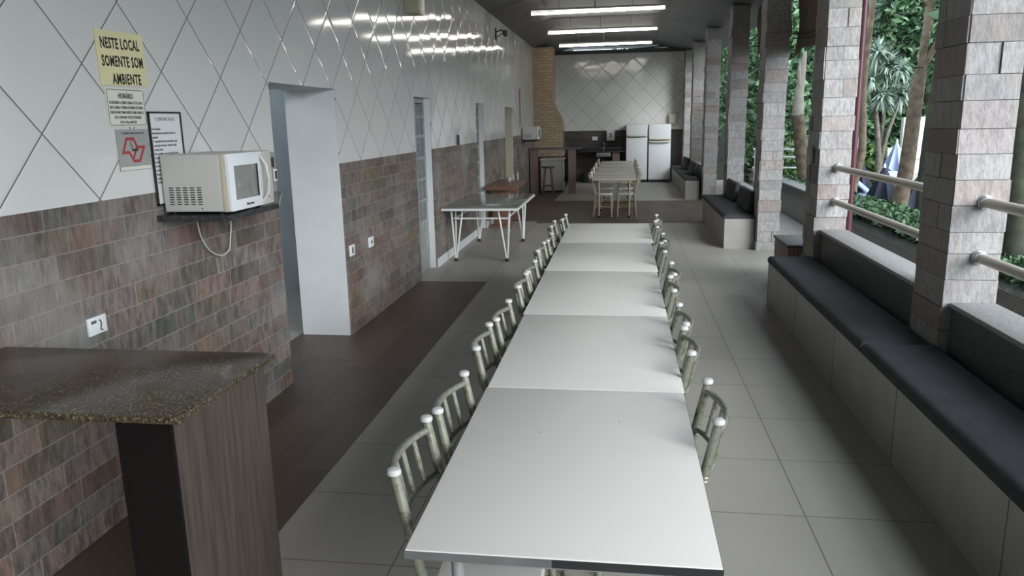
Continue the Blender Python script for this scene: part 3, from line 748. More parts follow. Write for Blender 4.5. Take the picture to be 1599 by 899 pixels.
for k, (s, w) in enumerate((('DE SEGUNDA A QUINTA FEIRA ATÉ ÀS 22:00 H.', .262), ('SEXTA, SÁBADO E VÉSPERA DE FERIADO ATÉ 24:00 H.', .262), ('SOM QUE NÃO TENHA RUÍDOS E NEM COM ALTO', .262), ('QUE CONTENHA VOZES ALTERADAS', .21), ('E/OU PALAVRÕES', .13))):
    text_mesh('lettering', s, .0185, M['ink'], t, (.0053, 0, .017-.0235*k), UY, UZ, bold=.0003, width=w)
t = thing('no_smoking_sign', 'grey no smoking sign with a red outlined emblem, below the opening hours sign', 'sign', (WX, 3.598, 1.80))
MB().box(.0, .004, -.128, .128, -.101, .101).build('board', M['sign_grey'], t); MB().box(.004, .0046, -.124, .124, -.098, -.082).build('footer_strip', M['sign_white'], t)
def flat_stroke(mb, pts, w, x0, x1):
    P = [Vector((a, b_)) for a, b_ in pts]; n = len(P); out, inn = [], []
    for i in range(n):
        a, b_, c = P[i-1], P[i], P[(i+1) % n]; d1, d2_ = (b_-a).normalized(), (c-b_).normalized()
        n1, n2 = Vector((d1.y, -d1.x)), Vector((d2_.y, -d2_.x)); m_ = (n1+n2); m_ = m_/max(.35, m_.length_squared)*2*w/2
        out.append(b_+m_); inn.append(b_-m_)
    for i in range(n):
        j = (i+1) % n; q = [out[i], out[j], inn[j], inn[i]]
        mb.prism([(p.x, p.y) for p in q], x0, x1, 0, 'yz')
em = MB(); q_ = 1.18
ol = [(-.047, .055), (.000, .055), (.022, .012), (.068, .012), (.030, -.056), (-.010, -.056), (-.036, -.012), (-.078, -.012)]
flat_stroke(em, [(a*q_, c) for a, c in ol], .014, .004, .0052); flat_stroke(em, [(a*q_, c) for a, c in [(.016, .018), (-.014, -.040), (-.010, -.044), (.022, .014)]], .006, .004, .0053)
em.build('red_emblem', M['red'], t)
cg = MB().box(.0042, .0056, -.020, .030, -.006, .004); cg.tube([(.005, -.022+.006*math.sin(k*1.1), .006+.006*k) for k in range(7)], .002, 5); cg.build('cigarette_mark', M['ink'], t)
text_mesh('lettering', 'É proibido fumar neste local', .0165, M['ink'], t, (.0043, .0, .078), UY, UZ, sx=.95)
t = thing('notice_sheet', 'tall white printed notice in a black frame, half hidden behind the near microwave', 'notice', (WX, 3.888, 1.745))
MB().box(.0, .006, -.147, .147, -.243, .243).build('sheet', M['paper'], t)
f = MB()
for x0, x1, z0, z1 in ((-.15, .15, .236, .245), (-.15, .15, -.245, -.236), (-.15, -.141, -.245, .245), (.141, .15, -.245, .245)): f.box(.0, .012, x0, x1, z0, z1)
f.build('frame', M['ink'], t)
text_mesh('lettering', 'COMUNICADO', .026, M['ink_grey'], t, (.0063, 0, .198), UY, UZ)
z = .15
for s in ('Srs. Associados', 'Informamos que o uso deste local deve ser', 'agendado.', 'O responsável deve zelar pela limpeza e pela', 'conservação das mesas e cadeiras do salão', 'e demais móveis.', 'Não é permitido o uso de som alto no local.', 'As crianças devem estar sempre em companhia', 'dos pais.',
          'Ao terminar, apague as luzes e feche as portas', 'do salão.', 'Agradecemos a colaboração de todos os sócios', 'e visitantes.', 'A Diretoria'):
    text_mesh('lettering', s, .0165, M['ink_grey'], t, (.0063, -.128, z), UY, UZ, align='LEFT', bold=.0004, sx=.74); z -= .0215

# boxy beige wall unit high on the left wall, dark bracket fan farther on
t = thing('wall_box', 'beige box unit high on the left wall at the top edge of the photo', 'box', (WX, 8.75, 3.12))
MB().rbox(.001, .16, 0, .32, 0, .42, .008).build('housing', M['appliance_cream'], t); MB().rbox(.16, .172, .02, .30, .02, .40, .004).build('front_cover', M['appliance_cream'], t)
t = thing('wall_bracket', 'dark metal bracket arm high on the left wall near the ceiling', 'bracket', (WX, 15.2, 3.56)); t.scale = (.75, .75, .75)
MB().rbox(.001, .04, -.05, .05, -.14, .14, .01).build('plate', M['beam'], t)
MB().tube([(.03, 0, .05), (.14, .04, .10), (.24, .05, .03)], .02, 8).tube([(.03, 0, -.08), (.2, .03, .02)], .014, 8).build('arm', M['beam'], t)
MB().lathe([(.02, -.09), (.06, -.06), (.06, .05), (.03, .07)], (.25, .05, .02), 14).build('head', M['beam'], t)
tag(MB().rbox(WX+.0005, WX+.03, 11.33, 11.40, BORDER+.005, BORDER+.15, .006).build('wall_bar', M['beam']), 'short dark upright bar on the wall between the second and third doorways', 'bar')
cd = MB()
for k in range(9): cd.tube([(WX+.016, 18.55, 1.86+.09*k), (WX+.016, 18.55, 1.925+.09*k)], .013, 8)
cd.tube([(WX+.014, 18.55, 1.80), (WX+.014, 18.55, 2.66)], .008, 8)
tag(cd.build('wall_conduit', M['pipe_red']), 'thin rusty conduit on the wall above the far microwave', 'conduit')

# ------------------------------------------------------------------ metal doors in the second and third openings
def metal_door(n, y0, y1, x, top):
    t = thing('door_%d' % n, None, None); t['kind'] = 'structure'
    t.location = (x, y0, 0); W_ = y1-y0
    f = MB(); f.box(-.02, .02, 0.002, .06, 0.002, top-.003).box(-.02, .02, W_-.06, W_-.002, 0.002, top-.003).box(-.02, .02, .06, W_-.06, top-.06, top-.003)
    rows = [.66, .93, 1.20, 1.47, 1.74, 1.98]
    for z in rows: f.box(-.016, .018, .06, W_-.06, z-.018, z+.018)
    f.box(-.014, .016, W_/2-.014, W_/2+.014, .66, top-.06); f.box(-.012, .012, .06, W_-.06, .004, .66)
    f.build('door_frame', M['door_metal'], t)
    g = MB(); zz = rows+[top-.06]
    for a, b_ in zip(zz, zz[1:]):
        for ya, yb in ((.06, W_/2-.014), (W_/2+.014, W_-.06)): g.box(-.004, .004, ya, yb, a+.018, b_-.018)
    g.build('pane', M['frost'], t)
    MB().tube([(.018, .10, 1.02), (.055, .10, 1.02), (.055, .20, 1.02)], .010, 8).build('door_handle', M['steel'], t)
metal_door(1, 9.01, 9.82, -2.56, 2.215); metal_door(2, 12.95, 13.68, -2.56, 2.22)

# ------------------------------------------------------------------ glass topped white table
t = thing('glass_table', 'white metal table with a green tinted glass top and hairpin legs, by the left wall', 'table', (-1.93, 11.2, 0))
a, b_ = .53, 1.02
MB().rbox(-a, a, -b_, b_, .752, .762, .003, 2).build('glass_top', M['glass'], t)
f = MB()
for s in (-1, 1): f.box(-a, a, s*b_-.016, s*b_+.016, .722, .751); f.box(s*a-.016, s*a+.016, -b_, b_, .722, .751)
f.build('top_frame', M['white_metal'], t)
f = MB(); 
for s in (-1, 1): f.tube([(-a+.16, s*(b_-.14), .60), (a-.16, s*(b_-.14), .60)], .013, 8); f.tube([(s*(a-.16), -(b_-.14), .60), (s*(a-.16), b_-.14, .60)], .013, 8)
f.build('under_frame', M['white_metal'], t)
for sx in (-1, 1):
    for sy in (-1, 1):
        ex, ey = sx*(a-.15), sy*(b_-.13)
        l = MB().tube([(ex+sx*.03, ey, .722), (ex-sx*.012, ey, .03)], .0125, 8).tube([(ex-sx*.13, ey, .722), (ex-sx*.025, ey, .03)], .0125, 8).tube([(ex+sx*.0, ey-sy*.15, .722), (ex-sx*.018, ey, .03)], .0125, 8).build('leg', M['white_metal'], t)
        MB().lathe([(.028, 0), (.030, .03), (.02, .045)], (ex-sx*.018, ey, 0), 12).build('rubber_foot', M['rubber'], l)

# red brown wooden bar table farther along the wall
t = thing('wooden_bar_table', 'dark red brown wooden table with a thick top against the left wall', 'table', (-2.13, 14.35, 0))
tp = MB(); tp.prism([(-.30, -.83), (.20, -.83), (.235, -.5), (.215, -.2), (.245, .1), (.22, .45), (.24, .83), (-.30, .83)], .70, .775); tp.build('top', M['wood_red'], t)
MB().rbox(-.20, .12, -.62, -.54, .05, .70, .01).build('leg_panel', M['wood_red'], t); MB().rbox(-.20, .12, .50, .58, .05, .70, .01).build('leg_panel', M['wood_red'], t)
MB().rbox(-.25, .16, -.66, -.50, 0, .05, .01).build('foot', M['wood_red'], t); MB().rbox(-.25, .16, .46, .62, 0, .05, .01).build('foot', M['wood_red'], t)
MB().rbox(-.06, -.0, -.54, .50, .25, .36, .01).build('stretcher', M['wood_red'], t)
def bottle(label, x, y, prof):
    tag(MB().lathe(prof, (x, y, .7755), 16).build('cup' if prof[0][0] > .03 else 'bottle', M['glass_white']), label, 'cup' if prof[0][0] > .03 else 'bottle')
bottle('small white cup on the wooden bar table, beside two slim bottles', -2.14, 14.55, [(.032, 0), (.045, .05), (.042, .085), (.03, .08)])
bottle('slim white bottle on the wooden bar table, nearer of two', -2.10, 14.8, [(.018, 0), (.02, .08), (.009, .12), (.008, .15)])
bottle('slim white bottle on the wooden bar table, farther of two', -2.04, 15.02, [(.018, 0), (.02, .085), (.009, .125), (.008, .16)])

# ------------------------------------------------------------------ barbecue corner
ck = [(-2.444, .92), (-1.66, .92), (-1.64, 1.0), (-1.64, 1.81), (-1.70, 2.0), (-1.86, 2.26), (-1.91, 2.40), (-1.91, 3.865), (-2.444, 3.865)]
t = thing('brick_barbecue', 'tan brick barbecue chimney rising to the ceiling in the far left corner', 'barbecue')
MB().prism(ck, 21.6, 22.35, 0, 'xz').build('chimney', M['brick'], t)
MB().box(-2.43, -1.66, 21.62, 22.33, 0, .92).build('base', M['stone_b'], t)
MB().rbox(-2.44, -1.60, 21.55, 22.38, .875, .92, .006).build('ledge', M['granite_dark'], t)
MB().box(-1.645, -1.632, 21.72, 22.2, 1.05, 1.60).build('fire_opening', M['slot'], t)
t = thing('chest_freezer', 'white upright appliance below the brick barbecue, behind the stool', 'freezer', (-1.86, 20.9, 0))
MB().rbox(-.31, .29, -.30, .30, .05, .86, .012, 3).build('body', M['freezer'], t)
MB().rbox(-.335, .315, -.32, .31, .862, .905, .012, 3).build('lid', M['appliance'], t)
MB().box(-.29, .27, -.28, .28, 0, .05).build('plinth', M['rubber'], t)
MB().box(-.20, .16, -.306, -.299, .70, .80).build('front_panel', M['freezer'], t)
MB().tube([(.315, -.2, .86), (.36, -.22, .8), (.37, -.22, .55), (.33, -.2, .4), (.30, -.2, .3)], .008, 6).build('cable', M['rubber'], t)
# bar ledge with posts in front of it
t = thing('bar_ledge', 'narrow grey bar ledge on two posts in front of the brick barbecue', 'counter', (-1.75, 20.35, 0))
MB().rbox(WX+1.752, .70, -.14, .14, 1.165, 1.20, .005).build('top', M['granite_grey'], t)
MB().box(.35, .54, -.10, .10, 0, 1.165).build('post', M['wood_post'], t); MB().box(-.65, -.47, -.10, .10, 0, 1.165).build('post', M['wood_post'], t)
t = thing('wooden_stool', 'dark wooden bar stool in front of the white appliance', 'stool', (-1.90, 19.9, 0))
MB().lathe([(.155, .70), (.17, .71), (.17, .735), (.15, .745)], seg=24).build('seat', M['wood_stool'], t)
for k in range(4):
    an = PI/4+k*PI/2; MB().tube([(.10*math.cos(an), .10*math.sin(an), .70), (.20*math.cos(an), .20*math.sin(an), 0)], [.022, .018], 8).build('leg', M['wood_stool'], t)
st = MB()
for k in range(4):
    a0, a1 = PI/4+k*PI/2, PI/4+(k+1)*PI/2; st.tube([(.17*math.cos(a0), .17*math.sin(a0), .25), (.17*math.cos(a1), .17*math.sin(a1), .25)], .011, 6)
st.build('stretcher', M['wood_stool'], t)
# counter along the back wall with a sink
t = thing('back_counter', 'dark granite counter with a steel sink along the back wall', 'counter', (-.75, 24.09, 0))
MB().rbox(-.88, .83, -.29, .305, .93, .965, .005).rbox(-.88, .83, .285, .305, .965, 1.05, .003).build('granite_top', M['granite_dark'], t)
MB().box(.46, .68, -.24, .30, 0, .93).build('support', M['wood_post'], t); MB().box(-.84, -.70, -.24, .30, 0, .93).build('support', M['stone_b'], t)
MB().rbox(-.05, .42, -.22, .2, .78, .929, .03, 3).build('sink', M['steel'], t)
MB().tube(smooth([(.18, .25, .965), (.18, .25, 1.15), (.18, .2, 1.22), (.18, .1, 1.2), (.18, .08, 1.16)]), .011, 8).build('faucet', M['steel'], t)
tag(MB().lathe([(.17, 0), (.20, .05), (.20, .28), (.16, .31), (.03, .32), (.03, .35)], (-1.05, 24.0, 0), 20).build('cooking_pot', M['beam']), 'dark pot on the floor under the back counter, left one', 'pot')
tag(MB().lathe([(.2, 0), (.24, .06), (.24, .4), (.2, .44)], (-.42, 24.0, 0), 20).build('storage_tub', M['beam']), 'dark tub on the floor under the sink', 'tub')
# soap dispenser and socket, box on the wall
t = thing('soap_dispenser', 'white paper towel dispenser on the back wall above the counter', 'dispenser', (-.355, BY-.0005, 1.255))
MB().rbox(-.13, .13, -.11, 0, 0, .31, .03, 4).build('body', M['appliance_white2'], t); MB().rbox(-.03, .03, -.116, -.108, .10, .24, .01).build('level_window', M['grey_box'], t)
MB().rbox(-.10, .10, -.10, -.02, -.02, .002, .005).build('outlet', M['slot'], t)
tag(MB().rbox(-.93, -.76, BY-.012, BY-.0005, 1.275, 1.39, .004).box(-.86, -.83, BY-.0135, BY-.0115, 1.31, 1.35).build('wall_socket', M['plastic_white']), 'small white socket on the dark stone of the back wall', 'socket')
tag(MB().rbox(1.41, 1.64, BY-.10, BY-.0005, 1.74, 2.03, .012).rbox(1.43, 1.62, BY-.112, BY-.099, 1.76, 2.01, .008).build('wall_box', M['appliance_cream']), 'cream box on the tiled back wall above the right refrigerator', 'box')
# refrigerators
def fridge(label, x, split, w, second):
    t = thing('refrigerator', label, 'refrigerator', (x, 23.85, 0)); H = 1.73
    MB().rbox(-w/2, w/2, 0, .52, .05, H, .012, 3).build('body', M['appliance_white2'], t)
    MB().box(-w/2+.02, w/2-.02, -.03, .50, 0, .05).build('plinth', M['rubber'], t)
    lo = MB().rbox(-w/2, w/2, -.062, -.004, .085, split-.006, .014, 3).build('door', M['appliance_white2'], t)
    up = MB().rbox(-w/2, w/2, -.062, -.004, split+.006, H+.004, .014, 3).build('freezer_door', M['appliance_white2'], t)
    def hd(p, z, nm='handle'):
        MB().tube([(-w/2+.03, -.062, z+.015), (-w/2+.05, -.095, z), (0, -.105, z-.008), (w/2-.05, -.095, z), (w/2-.03, -.062, z+.015)], .019, 10).build(nm, M['appliance_cream'], p)
    hd(up, split+.04)
    if second: hd(lo, split-.05)
    MB().box(-w/2+.01, w/2-.01, -.004, .0, .085, H-.01).build('gasket', M['edge'], t)
    MB().tube([(-w/2+.05, .5, H+.012), (w/2-.05, .5, H+.012)], .01, 6).build('top_trim', M['appliance_cream'], t)
fridge('white two door refrigerator, the left one with a single handle line', .44, 1.36, .635, False)
fridge('white two door refrigerator, the right one with paired handles', 1.125, 1.255, .655, True)

# ------------------------------------------------------------------ ceiling tubes
def tube_lamp(label, y, zl, zr):
    t = thing('fluorescent_lamp', label, 'lamp', (-.46, y, 0)); a = 1.2
    MB().tube([(-a, 0, zl), (a, 0, zr)], .021, 14).build('tube', M['tube'], t)
    MB().rbox(-a-.01, a+.01, -.03, .03, (zl+zr)/2+.035, (zl+zr)/2+.075, .008).build('batten', M['appliance'], t)
    for s, z in ((-1, zl), (1, zr)): MB().rbox(s*a-.015, s*a+.015, -.022, .022, z-.028, (zl+zr)/2+.04, .004).build('lamp_holder', M['appliance'], t)
    for x, w in ((-.045, .012), (.62, .006), (-.70, .006)): MB().box(x-w, x+w, -w, w, (zl+zr)/2+.07, 4.108).build('hanger', M['appliance'], t)
tube_lamp('lit fluorescent tube nearest the camera under the dark ceiling', 14.42, 3.795, 3.815)
tube_lamp('lit fluorescent tube, middle one of three under the dark ceiling', 17.65, 3.80, 3.815)
tube_lamp('lit fluorescent tube farthest from the camera, before the back wall', 20.75, 3.80, 3.815)

# ------------------------------------------------------------------ outdoors
struct(MB().box(3.2, 40, -12, 45, -.4, -.3).build('ground', M['ground']))
struct(MB().box(5.9, 12.0, 16.5, 24.0, -.3, -.285).build('ground.001', M['paving']))
hm = MB(); nx, ny = 24, 14; vs = []
for i in range(nx+1):
    for j in range(ny+1):
        x = -3+45*i/nx; y = 27+24*j/ny; vs.append((x, y, -.3+max(0, (y-27.5))*.42*(1 if x > 2 else .6)+.35*math.sin(x*.9+j)+.3*math.sin(j*1.7+x*.3)-.3))
hm.add(vs, [(i*(ny+1)+j, (i+1)*(ny+1)+j, (i+1)*(ny+1)+j+1, i*(ny+1)+j+1) for i in range(nx) for j in range(ny)], 0, True)
struct(hm.build('ground.002', M['hill']))
t = thing('planter_wall', 'low dark planter wall with a pale coping along the outside path', 'planter', (3.35, 11, 0))
MB().box(-.15, .12, -13, 2.3, -.3, .40).build('wall', M['granite_dark'], t); MB().rbox(-.165, .135, -13, 2.3, .40, .43, .005).build('coping', M['granite_dark'], t)
MB().box(-.15, .12, 2.301, 9.5, -.3, .58).build('wall', M['granite_dark'], t); MB().rbox(-.165, .135, 2.301, 9.5, .58, .61, .005).build('coping', M['granite_pale'], t)
struct(MB().box(3.48, 4.9, -2, 13.3, -.3, .36).box(3.48, 4.3, 13.3, 20.5, -.3, .28).build('ground.003', M['soil']))

def leaves(mb, n, fn, size, droop=.3, aspect=2.2):
    for _ in range(n):
        p = Vector(fn()); s = size*random.uniform(.6, 1.3)
        d = Vector((random.gauss(0, 1), random.gauss(0, 1), random.gauss(0, .7)-droop)).normalized()
        u = d.cross(Vector((random.gauss(0, 1), random.gauss(0, 1), random.gauss(0, 1)))).normalized(); w = s/aspect/2
        nrm = d.cross(u)*w*.35
        a, m1, m2, e = p, p+d*s*.5+u*w+nrm, p+d*s*.5-u*w+nrm, p+d*s
        mid = p+d*s*.5
        r = random.random()
        mb.add([a, m1, e, mid, m2], [(0, 1, 2, 3), (0, 3, 2, 4)], 0, True, r)
    return mb
def blob(c, r, shell=.45):
    def fn():
        while True:
            v = Vector((random.uniform(-1, 1), random.uniform(-1, 1), random.uniform(-1, 1)))
            if shell < v.length < 1: break
        return (c[0]+v.x*r[0], c[1]+v.y*r[1], c[2]+v.z*r[2])
    return fn
def blobs(cs):
    fs = [blob(c, r) for c, r in cs]
    return lambda: random.choice(fs)()
def tree(label, base, trunk_pts, rads, mat, crowns, n, size, leafmat, extra=(), name='tree', aspect=2.2):
    t = thing(name, label, 'tree' if 'tree' in name else 'plant', base); B = Vector(base)
    tr = MB().tube([Vector(p)-B for p in smooth(trunk_pts, 4)], [rads[0]+(rads[1]-rads[0])*i/(4*(len(trunk_pts)-1)) for i in range(4*(len(trunk_pts)-1)+1)], 12)
    for pts, ra, rb in extra:
        q = smooth(pts, 4); tr.tube([Vector(p)-B for p in q], [ra+(rb-ra)*i/(len(q)-1) for i in range(len(q))], 9)
    tr.build('trunk', M[mat], t)
    if n:
        cb = MB(); leaves(cb, n, blobs([(tuple(Vector(c)-B), r) for c, r in crowns]), size, aspect=aspect); cb.build('crown', M[leafmat], t)
    return t
# big forked tree seen between the first two pillars
tree('forked tree with a smooth leaning tan trunk, seen between the two nearest pillars', (5.05, 15, -.3), [(5.05, 15, -.3), (5.18, 15, .9), (5.24, 15, 2.2), (5.28, 15, 2.65)], (.15, .105), 'bark',
     [((5.4, 15.2, 6.2), (1.9, 1.8, 1.3)), ((6.3, 15.4, 5.4), (1.2, 1.3, .9))], 3200, .17, 'leaf',
     [([(5.28, 15, 2.7), (5.30, 15, 3.3), (5.33, 15, 4.3), (5.4, 15.1, 5.6)], .07, .045), ([(5.28, 15, 2.65), (5.50, 15, 3.1), (5.68, 15, 3.7), (5.9, 15.1, 5.0)], .06, .035), ([(5.32, 15, 3.75), (5.6, 15, 4.0), (5.95, 15.1, 4.3)], .03, .018),
      ([(5.32, 15, 3.7), (5.0, 14.9, 3.95), (4.6, 14.8, 4.0)], .03, .015)])
tree('thin bare tan trunk behind the maroon downpipe', (4.93, 17, -.3), [(4.80, 17, -.3), (4.84, 17, .4), (4.96, 17, 1.1), (4.94, 17, 1.7), (4.90, 17, 2.6), (4.98, 17, 4.6)], (.10, .06), 'bark', [((5.2, 17.2, 5.4), (1.3, 1.2, .9))], 900, .17, 'leaf')
t = thing('tree', 'broken tree trunk with a pale peeled top, between the second and third pillars', 'tree', (3.8, 16.5, -.3))
def stem(pts, rads, seg=12):
    q = [Vector(p)-Vector((3.8, 16.5, -.3)) for p in smooth(pts, 4)]; n = len(q)-1
    return MB().tube(q, [rads[0]+(rads[1]-rads[0])*i/n for i in range(n+1)], seg)
stem([(3.82, 16.5, -.3), (3.74, 16.5, .6), (3.61, 16.5, 1.4), (3.53, 16.5, 1.92)], (.15, .125)).build('trunk', M['bark'], t)
stem([(3.53, 16.5, 1.90), (3.53, 16.5, 2.3), (3.57, 16.5, 2.7), (3.60, 16.5, 3.15)], (.124, .035)).build('peeled_top', M['bark_pale'], t)
stem([(3.55, 16.5, 2.3), (3.50, 16.45, 2.7), (3.50, 16.45, 2.98)], (.07, .012), 8).build('splinter', M['bark_pale'], t)
tree('dark mossy trunk at the right edge behind the nearest pillar', (3.78, 8.0, -.3), [(3.95, 8, -.3), (3.87, 8, .4), (3.80, 8, 1.8), (3.86, 8, 3.4), (4.0, 8, 5.0)], (.17, .14), 'bark_green', [((4.2, 8.2, 5.6), (1.6, 1.6, 1.0))], 900, .16, 'leaf_dark')
tree('dark mossy trunk seen just left of the nearest pillar, behind the white garden wall edge', (4.95, 13.4, -.3), [(4.95, 13.4, -.3), (4.93, 13.4, .8), (4.97, 13.4, 2.0), (5.05, 13.4, 3.2), (5.2, 13.4, 4.6)], (.12, .09), 'bark_green', [((5.4, 13.6, 5.2), (1.2, 1.2, .8))], 700, .16, 'leaf_dark')
# spiky blue green clump with slim trunks
t = tree('blue green spiky tree with several slim trunks, behind the folded umbrellas', (6.6, 21, -.3), [(6.6, 21, -.3), (6.55, 21, .8), (6.42, 21, 1.8), (6.25, 21, 2.6)], (.09, .05), 'bark_grey', [], 0, .1, 'leaf_teal',
         [([(6.6, 21, .6), (6.72, 21, 1.4), (6.95, 21, 2.2)], .06, .04), ([(6.6, 21, .4), (6.62, 21.1, 1.6), (6.62, 21.1, 2.9)], .06, .04)])
sp_ = MB(); B = Vector((6.6, 21, -.3))
for c, n_, L_ in (((6.2, 21, 2.75), 130, .62), ((6.98, 21, 2.35), 130, .62), ((6.62, 21.1, 3.05), 150, .66), ((6.45, 20.7, 2.3), 110, .5), ((6.85, 20.8, 2.95), 110, .5), ((5.95, 21, 2.25), 90, .5), ((6.3, 20.9, 3.4), 90, .55)):
    for _ in range(n_):
        d = Vector((random.gauss(0, 1), random.gauss(0, 1), random.gauss(.15, .8))).normalized(); p = Vector(c)-B; u = d.cross(Vector((0, 0, 1))).normalized()*.032
        l = L_*random.uniform(.6, 1); q = p+d*l*.55+Vector((0, 0, .03)); e = p+d*l+Vector((0, 0, -.16*l))
        sp_.add([p-u*.5, p+u*.5, q+u, q-u, e], [(0, 1, 2, 3), (3, 2, 4)], 0, True)
sp_.build('leaf_tufts', M['leaf_teal'], t)
# woodland beyond
BG = [((5.2, 24.2, -.3), 5.5, 'leaf', 'leafy tree directly behind the broken trunk'), ((6.3, 25.5, -.3), 6.6, 'leaf_dark', 'dark crowned tree behind the spiky blue green tree'),
      ((9.0, 25, -.3), 6.2, 'leaf', 'leafy tree behind the forked trunk'), ((11.8, 24.5, -.3), 6.5, 'leaf', 'leafy tree toward the right edge behind the nearest pillar'),
      ((3.0, 29.5, .1), 6.5, 'leaf', 'leafy tree seen through the gap over the back wall'), ((7.9, 29.5, .4), 8.0, 'leaf', 'tall leafy tree on the slope above the white wall'),
      ((11, 30, .6), 8.0, 'leaf_dark', 'tall dark tree on the slope at the right'), ((14.5, 27, 0), 7.5, 'leaf', 'leafy tree farthest to the right on the slope'),
      ((0.6, 28.5, 0), 6.5, 'leaf', 'leafy tree behind the back wall')]
for (bx, by, bz), h, lm, lab in BG:
    cr = [((bx+random.uniform(-1.0, 1.0), by+random.uniform(-.8, .8), bz+h*f), (random.uniform(1.2, 1.8), 1.3, h*.17)) for f in (.32, .45, .58, .7, .82, .92)]
    tree(lab, (bx, by, bz), [(bx, by, bz), (bx+.1, by, bz+h*.3), (bx-.1, by, bz+h*.6), (bx, by, bz+h*.85)], (.16, .06), 'bark_grey', cr, 3400, .30, lm, name='leafy_tree')
for bx, by, h, lab in ((8.2, 8.6, 8.5, 'big tree added beyond the right edge to block daylight, nearest the pavilion'), (7.9, 11.6, 8.5, 'big tree added beyond the right edge to block daylight, farther along the garden')):  # added trees that keep daylight off the far end of the hall
    cr = [((bx+random.uniform(-1.6, 1.6), by+random.uniform(-1.6, 1.6), h*f-.3), (2.1, 2.1, h*.15)) for f in (.42, .55, .62, .72, .82, .92)]
    tree(lab, (bx, by, -.3), [(bx, by, -.3), (bx+.1, by, h*.3), (bx-.1, by, h*.6), (bx, by, h*.85)], (.22, .07), 'bark_grey', cr, 3600, .42, 'leaf', name='added_shade_tree')
SH = [((4.0, 18.3, -.3), (.8, .8, 1.0), 'leaf_light', 'bright green shrub low behind the broken trunk', 1500, .2), ((3.9, 20.5, -.3), (1.1, .9, 1.9), 'leaf', 'tall green shrub behind the broken trunk', 1800, .24),
      ((6.7, 23.9, -.3), (1.3, .6, 2.0), 'leaf', 'broad leaved shrub below the spiky tree', 1300, .42), ((7.2, 22.8, -.3), (.55, .4, .85), 'leaf_light', 'yellow green bush behind the navy umbrellas', 700, .18),
      ((4.3, 27.2, -.3), (.75, .8, 2.3), 'leaf_light', 'bright shrub seen between the third and fourth pillars', 1300, .24), ((4.4, 9.0, -.3), (.5, 1.2, .95), 'leaf', 'dark green shrub at the right edge under the rail', 1500, .13),
      ((10.2, 22.5, -.3), (1.6, .8, 2.2), 'leaf_dark', 'dark shrub right of the white garden wall', 1600, .3), ((5.6, 24.4, -.3), (1.0, .7, 1.6), 'leaf_dark', 'dark shrub behind the white post', 1200, .28)]
for (bx, by, bz), r, lm, lab, n_, sz in SH:
    t = thing('garden_shrub', lab, 'shrub', (bx, by, bz))
    MB().tube([(0, 0, 0), (.05, 0, r[2]*.6), (0, .05, r[2])], [.05, .02, .015], 7).tube([(0, 0, 0), (r[0]*.4, 0, r[2]*.9)], [.03, .012], 6).tube([(0, 0, 0), (-r[0]*.4, 0, r[2]*.8)], [.03, .012], 6).build('stems', M['bark_grey'], t)
    leaves(MB(), n_, blobs([((0, 0, r[2]*.9), r), ((r[0]*.3, 0, r[2]*.55), (r[0]*.9, r[1], r[2]*.6))]), sz, aspect=1.9).build('foliage', M[lm], t)
# clipped hedges in the planter
def hedge(label, y0, y1, x0, x1, z0, z1, n):
    t = thing('hedge', label, 'hedge', ((x0+x1)/2, (y0+y1)/2, z0)); a, b_, h = (x1-x0)/2, (y1-y0)/2, z1-z0
    c = MB(); k = 0; y = -b_+.2
    while y < b_: c.tube([(0, y, 0), (.1, y+.05, h*.8)], [.02, .01], 5); y += .45
    c.build('stems', M['bark_grey'], t)
    def fn():
        s = random.random()
        if s < .45: return (random.uniform(-a, a), random.uniform(-b_, b_), h*random.uniform(.85, 1.06))
        if s < .75: return (-a*random.uniform(.8, 1.1), random.uniform(-b_, b_), random.uniform(.05, h))
        return (random.uniform(-a, a), random.uniform(-b_, b_), random.uniform(.1, h))
    leaves(MB(), n, fn, .085, aspect=1.7).build('foliage', M['leaf'], t)
hedge('low clipped hedge in the planter beyond the rails', 9.2, 13.2, 3.45, 4.1, .36, .56, 5600)
hedge('low clipped hedge in the planter between the second and third pillars', 13.4, 19.8, 3.47, 3.95, .28, .60, 5200)
hedge('low clipped hedge in the planter at the right edge', 4.6, 9.0, 3.45, 4.1, .36, .52, 4200)
# white garden rail
t = thing('garden_fence', 'white tubular garden fence behind the planter', 'fence', (3.45, 16.6, 0))
for z in (.86, 1.08, 1.24): MB().tube([(-.75, 0, z), (.75, .35, z-.05)], .022, 8).build('rail', M['white_metal'], t)
for x in (-.7, .7): MB().tube([(x, .16*(x+.7), .56), (x, .16*(x+.7), 1.26)], .024, 8).build('post', M['white_metal'], t)
# folded umbrellas
def umbrella(label, x, y, z0, z1, r, mat):
    t = thing('folded_umbrella', label, 'umbrella', (x, y, -.285)); h0, h1 = z0+.285, z1+.285
    MB().tube([(0, 0, .05), (0, 0, h1+.06)], .022, 8).build('pole', M['white_metal'], t)
    MB().lathe([(.22, 0), (.22, .05), (.05, .09)], seg=18).build('base', M['switch_grey'], t)
    c = MB(); n, rows = 24, 9; vs = []
    for i in range(rows+1):
        f = i/rows
        for k in range(n):
            a = 2*PI*k/n; rr = (.03+r*f**.85)*(1+.22*math.cos(8*a)*f); vs.append((rr*math.cos(a), rr*math.sin(a), h1-(h1-h0)*f+.06*math.cos(8*a)*f))
    c.add(vs, [(i*n+k, i*n+(k+1) % n, (i+1)*n+(k+1) % n, (i+1)*n+k) for i in range(rows) for k in range(n)]+[tuple(rows*n+k for k in range(n))], 0, True)
    c.build('canopy', M[mat], t); MB().lathe([(.03, h1), (.035, h1+.04), (.015, h1+.09)], seg=10).build('finial', M['white_metal'], t)
umbrella('folded navy umbrella, middle one left of the forked trunk', 5.89, 18.4, -.05, .71, .30, 'navy')
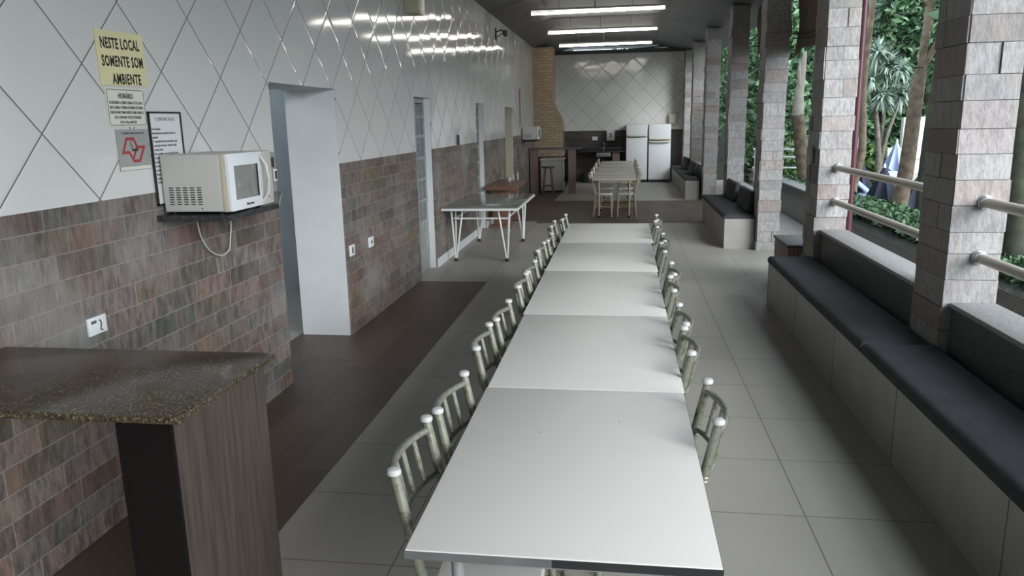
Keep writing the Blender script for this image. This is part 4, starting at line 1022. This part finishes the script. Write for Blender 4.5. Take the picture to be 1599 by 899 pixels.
umbrella('folded navy umbrella, leftmost, beside the thin bare trunk', 5.92, 20.3, .02, .85, .24, 'navy')
umbrella('folded navy umbrella right of the forked trunk, partly behind the rail', 6.35, 17.6, -.2, .56, .40, 'navy')
umbrella('folded pale blue umbrella in front of the white garden wall', 7.30, 22.0, .42, 1.14, .24, 'pale_blue')
# white garden wall, post with a terracotta cap
t = thing('garden_wall', 'white rendered garden wall behind the pale blue umbrella', 'wall', (8.0, 22.6, -.3))
MB().box(-.40, .45, -.1, .1, .6, 2.1).box(-.75, -.40, -.1, .1, .6, 1.28).build('render', M['white_wall'], t); MB().box(-.76, .46, -.12, .12, 0, .6).build('plinth', M['bench_tile'], t); MB().box(-.76, .46, -.13, .13, .95, 1.0).build('ledge', M['bench_tile'], t)
t = thing('garden_post', 'white garden post with a terracotta cap, beside the maroon downpipe', 'post', (5.5, 19.5, -.3))
MB().box(-.1, .1, -.1, .1, 0, 2.05).build('shaft', M['white_wall'], t); MB().rbox(-.16, .16, -.16, .16, 2.05, 2.15, .02).build('cap', M['terracotta'], t)
# pale blue sun loungers by the pool
def lounger(label, x, y, rz):
    t = thing('sun_lounger', label, 'lounger', (x, y, -.285), rz)
    MB().rbox(-.3, .3, -.9, .35, .30, .34, .012).build('bed', M['pale_blue'], t)
    bk = MB().add([(-.3, .35, .30), (.3, .35, .30), (.3, .85, .72), (-.3, .85, .72), (-.3, .35, .34), (.3, .35, .34), (.3, .83, .755), (-.3, .83, .755)], [(0, 1, 2, 3), (4, 7, 6, 5), (0, 4, 5, 1), (1, 5, 6, 2), (2, 6, 7, 3), (3, 7, 4, 0)]); bk.build('backrest', M['pale_blue'], t)
    for sx in (-1, 1):
        for yy in (-.8, .3): MB().tube([(sx*.27, yy, 0), (sx*.27, yy, .31)], .02, 8).build('leg', M['white_metal'], t)
lounger('pale blue sun lounger left of the middle navy umbrella', 5.35, 19.3, .5); lounger('pale blue sun lounger just behind the middle navy umbrella', 6.25, 19.2, 1.2); lounger('pale blue sun lounger behind the forked trunk', 7.4, 20.1, .9)
for o in list(bpy.data.objects):
    if o.type == 'EMPTY' and not o.children: bpy.data.objects.remove(o)
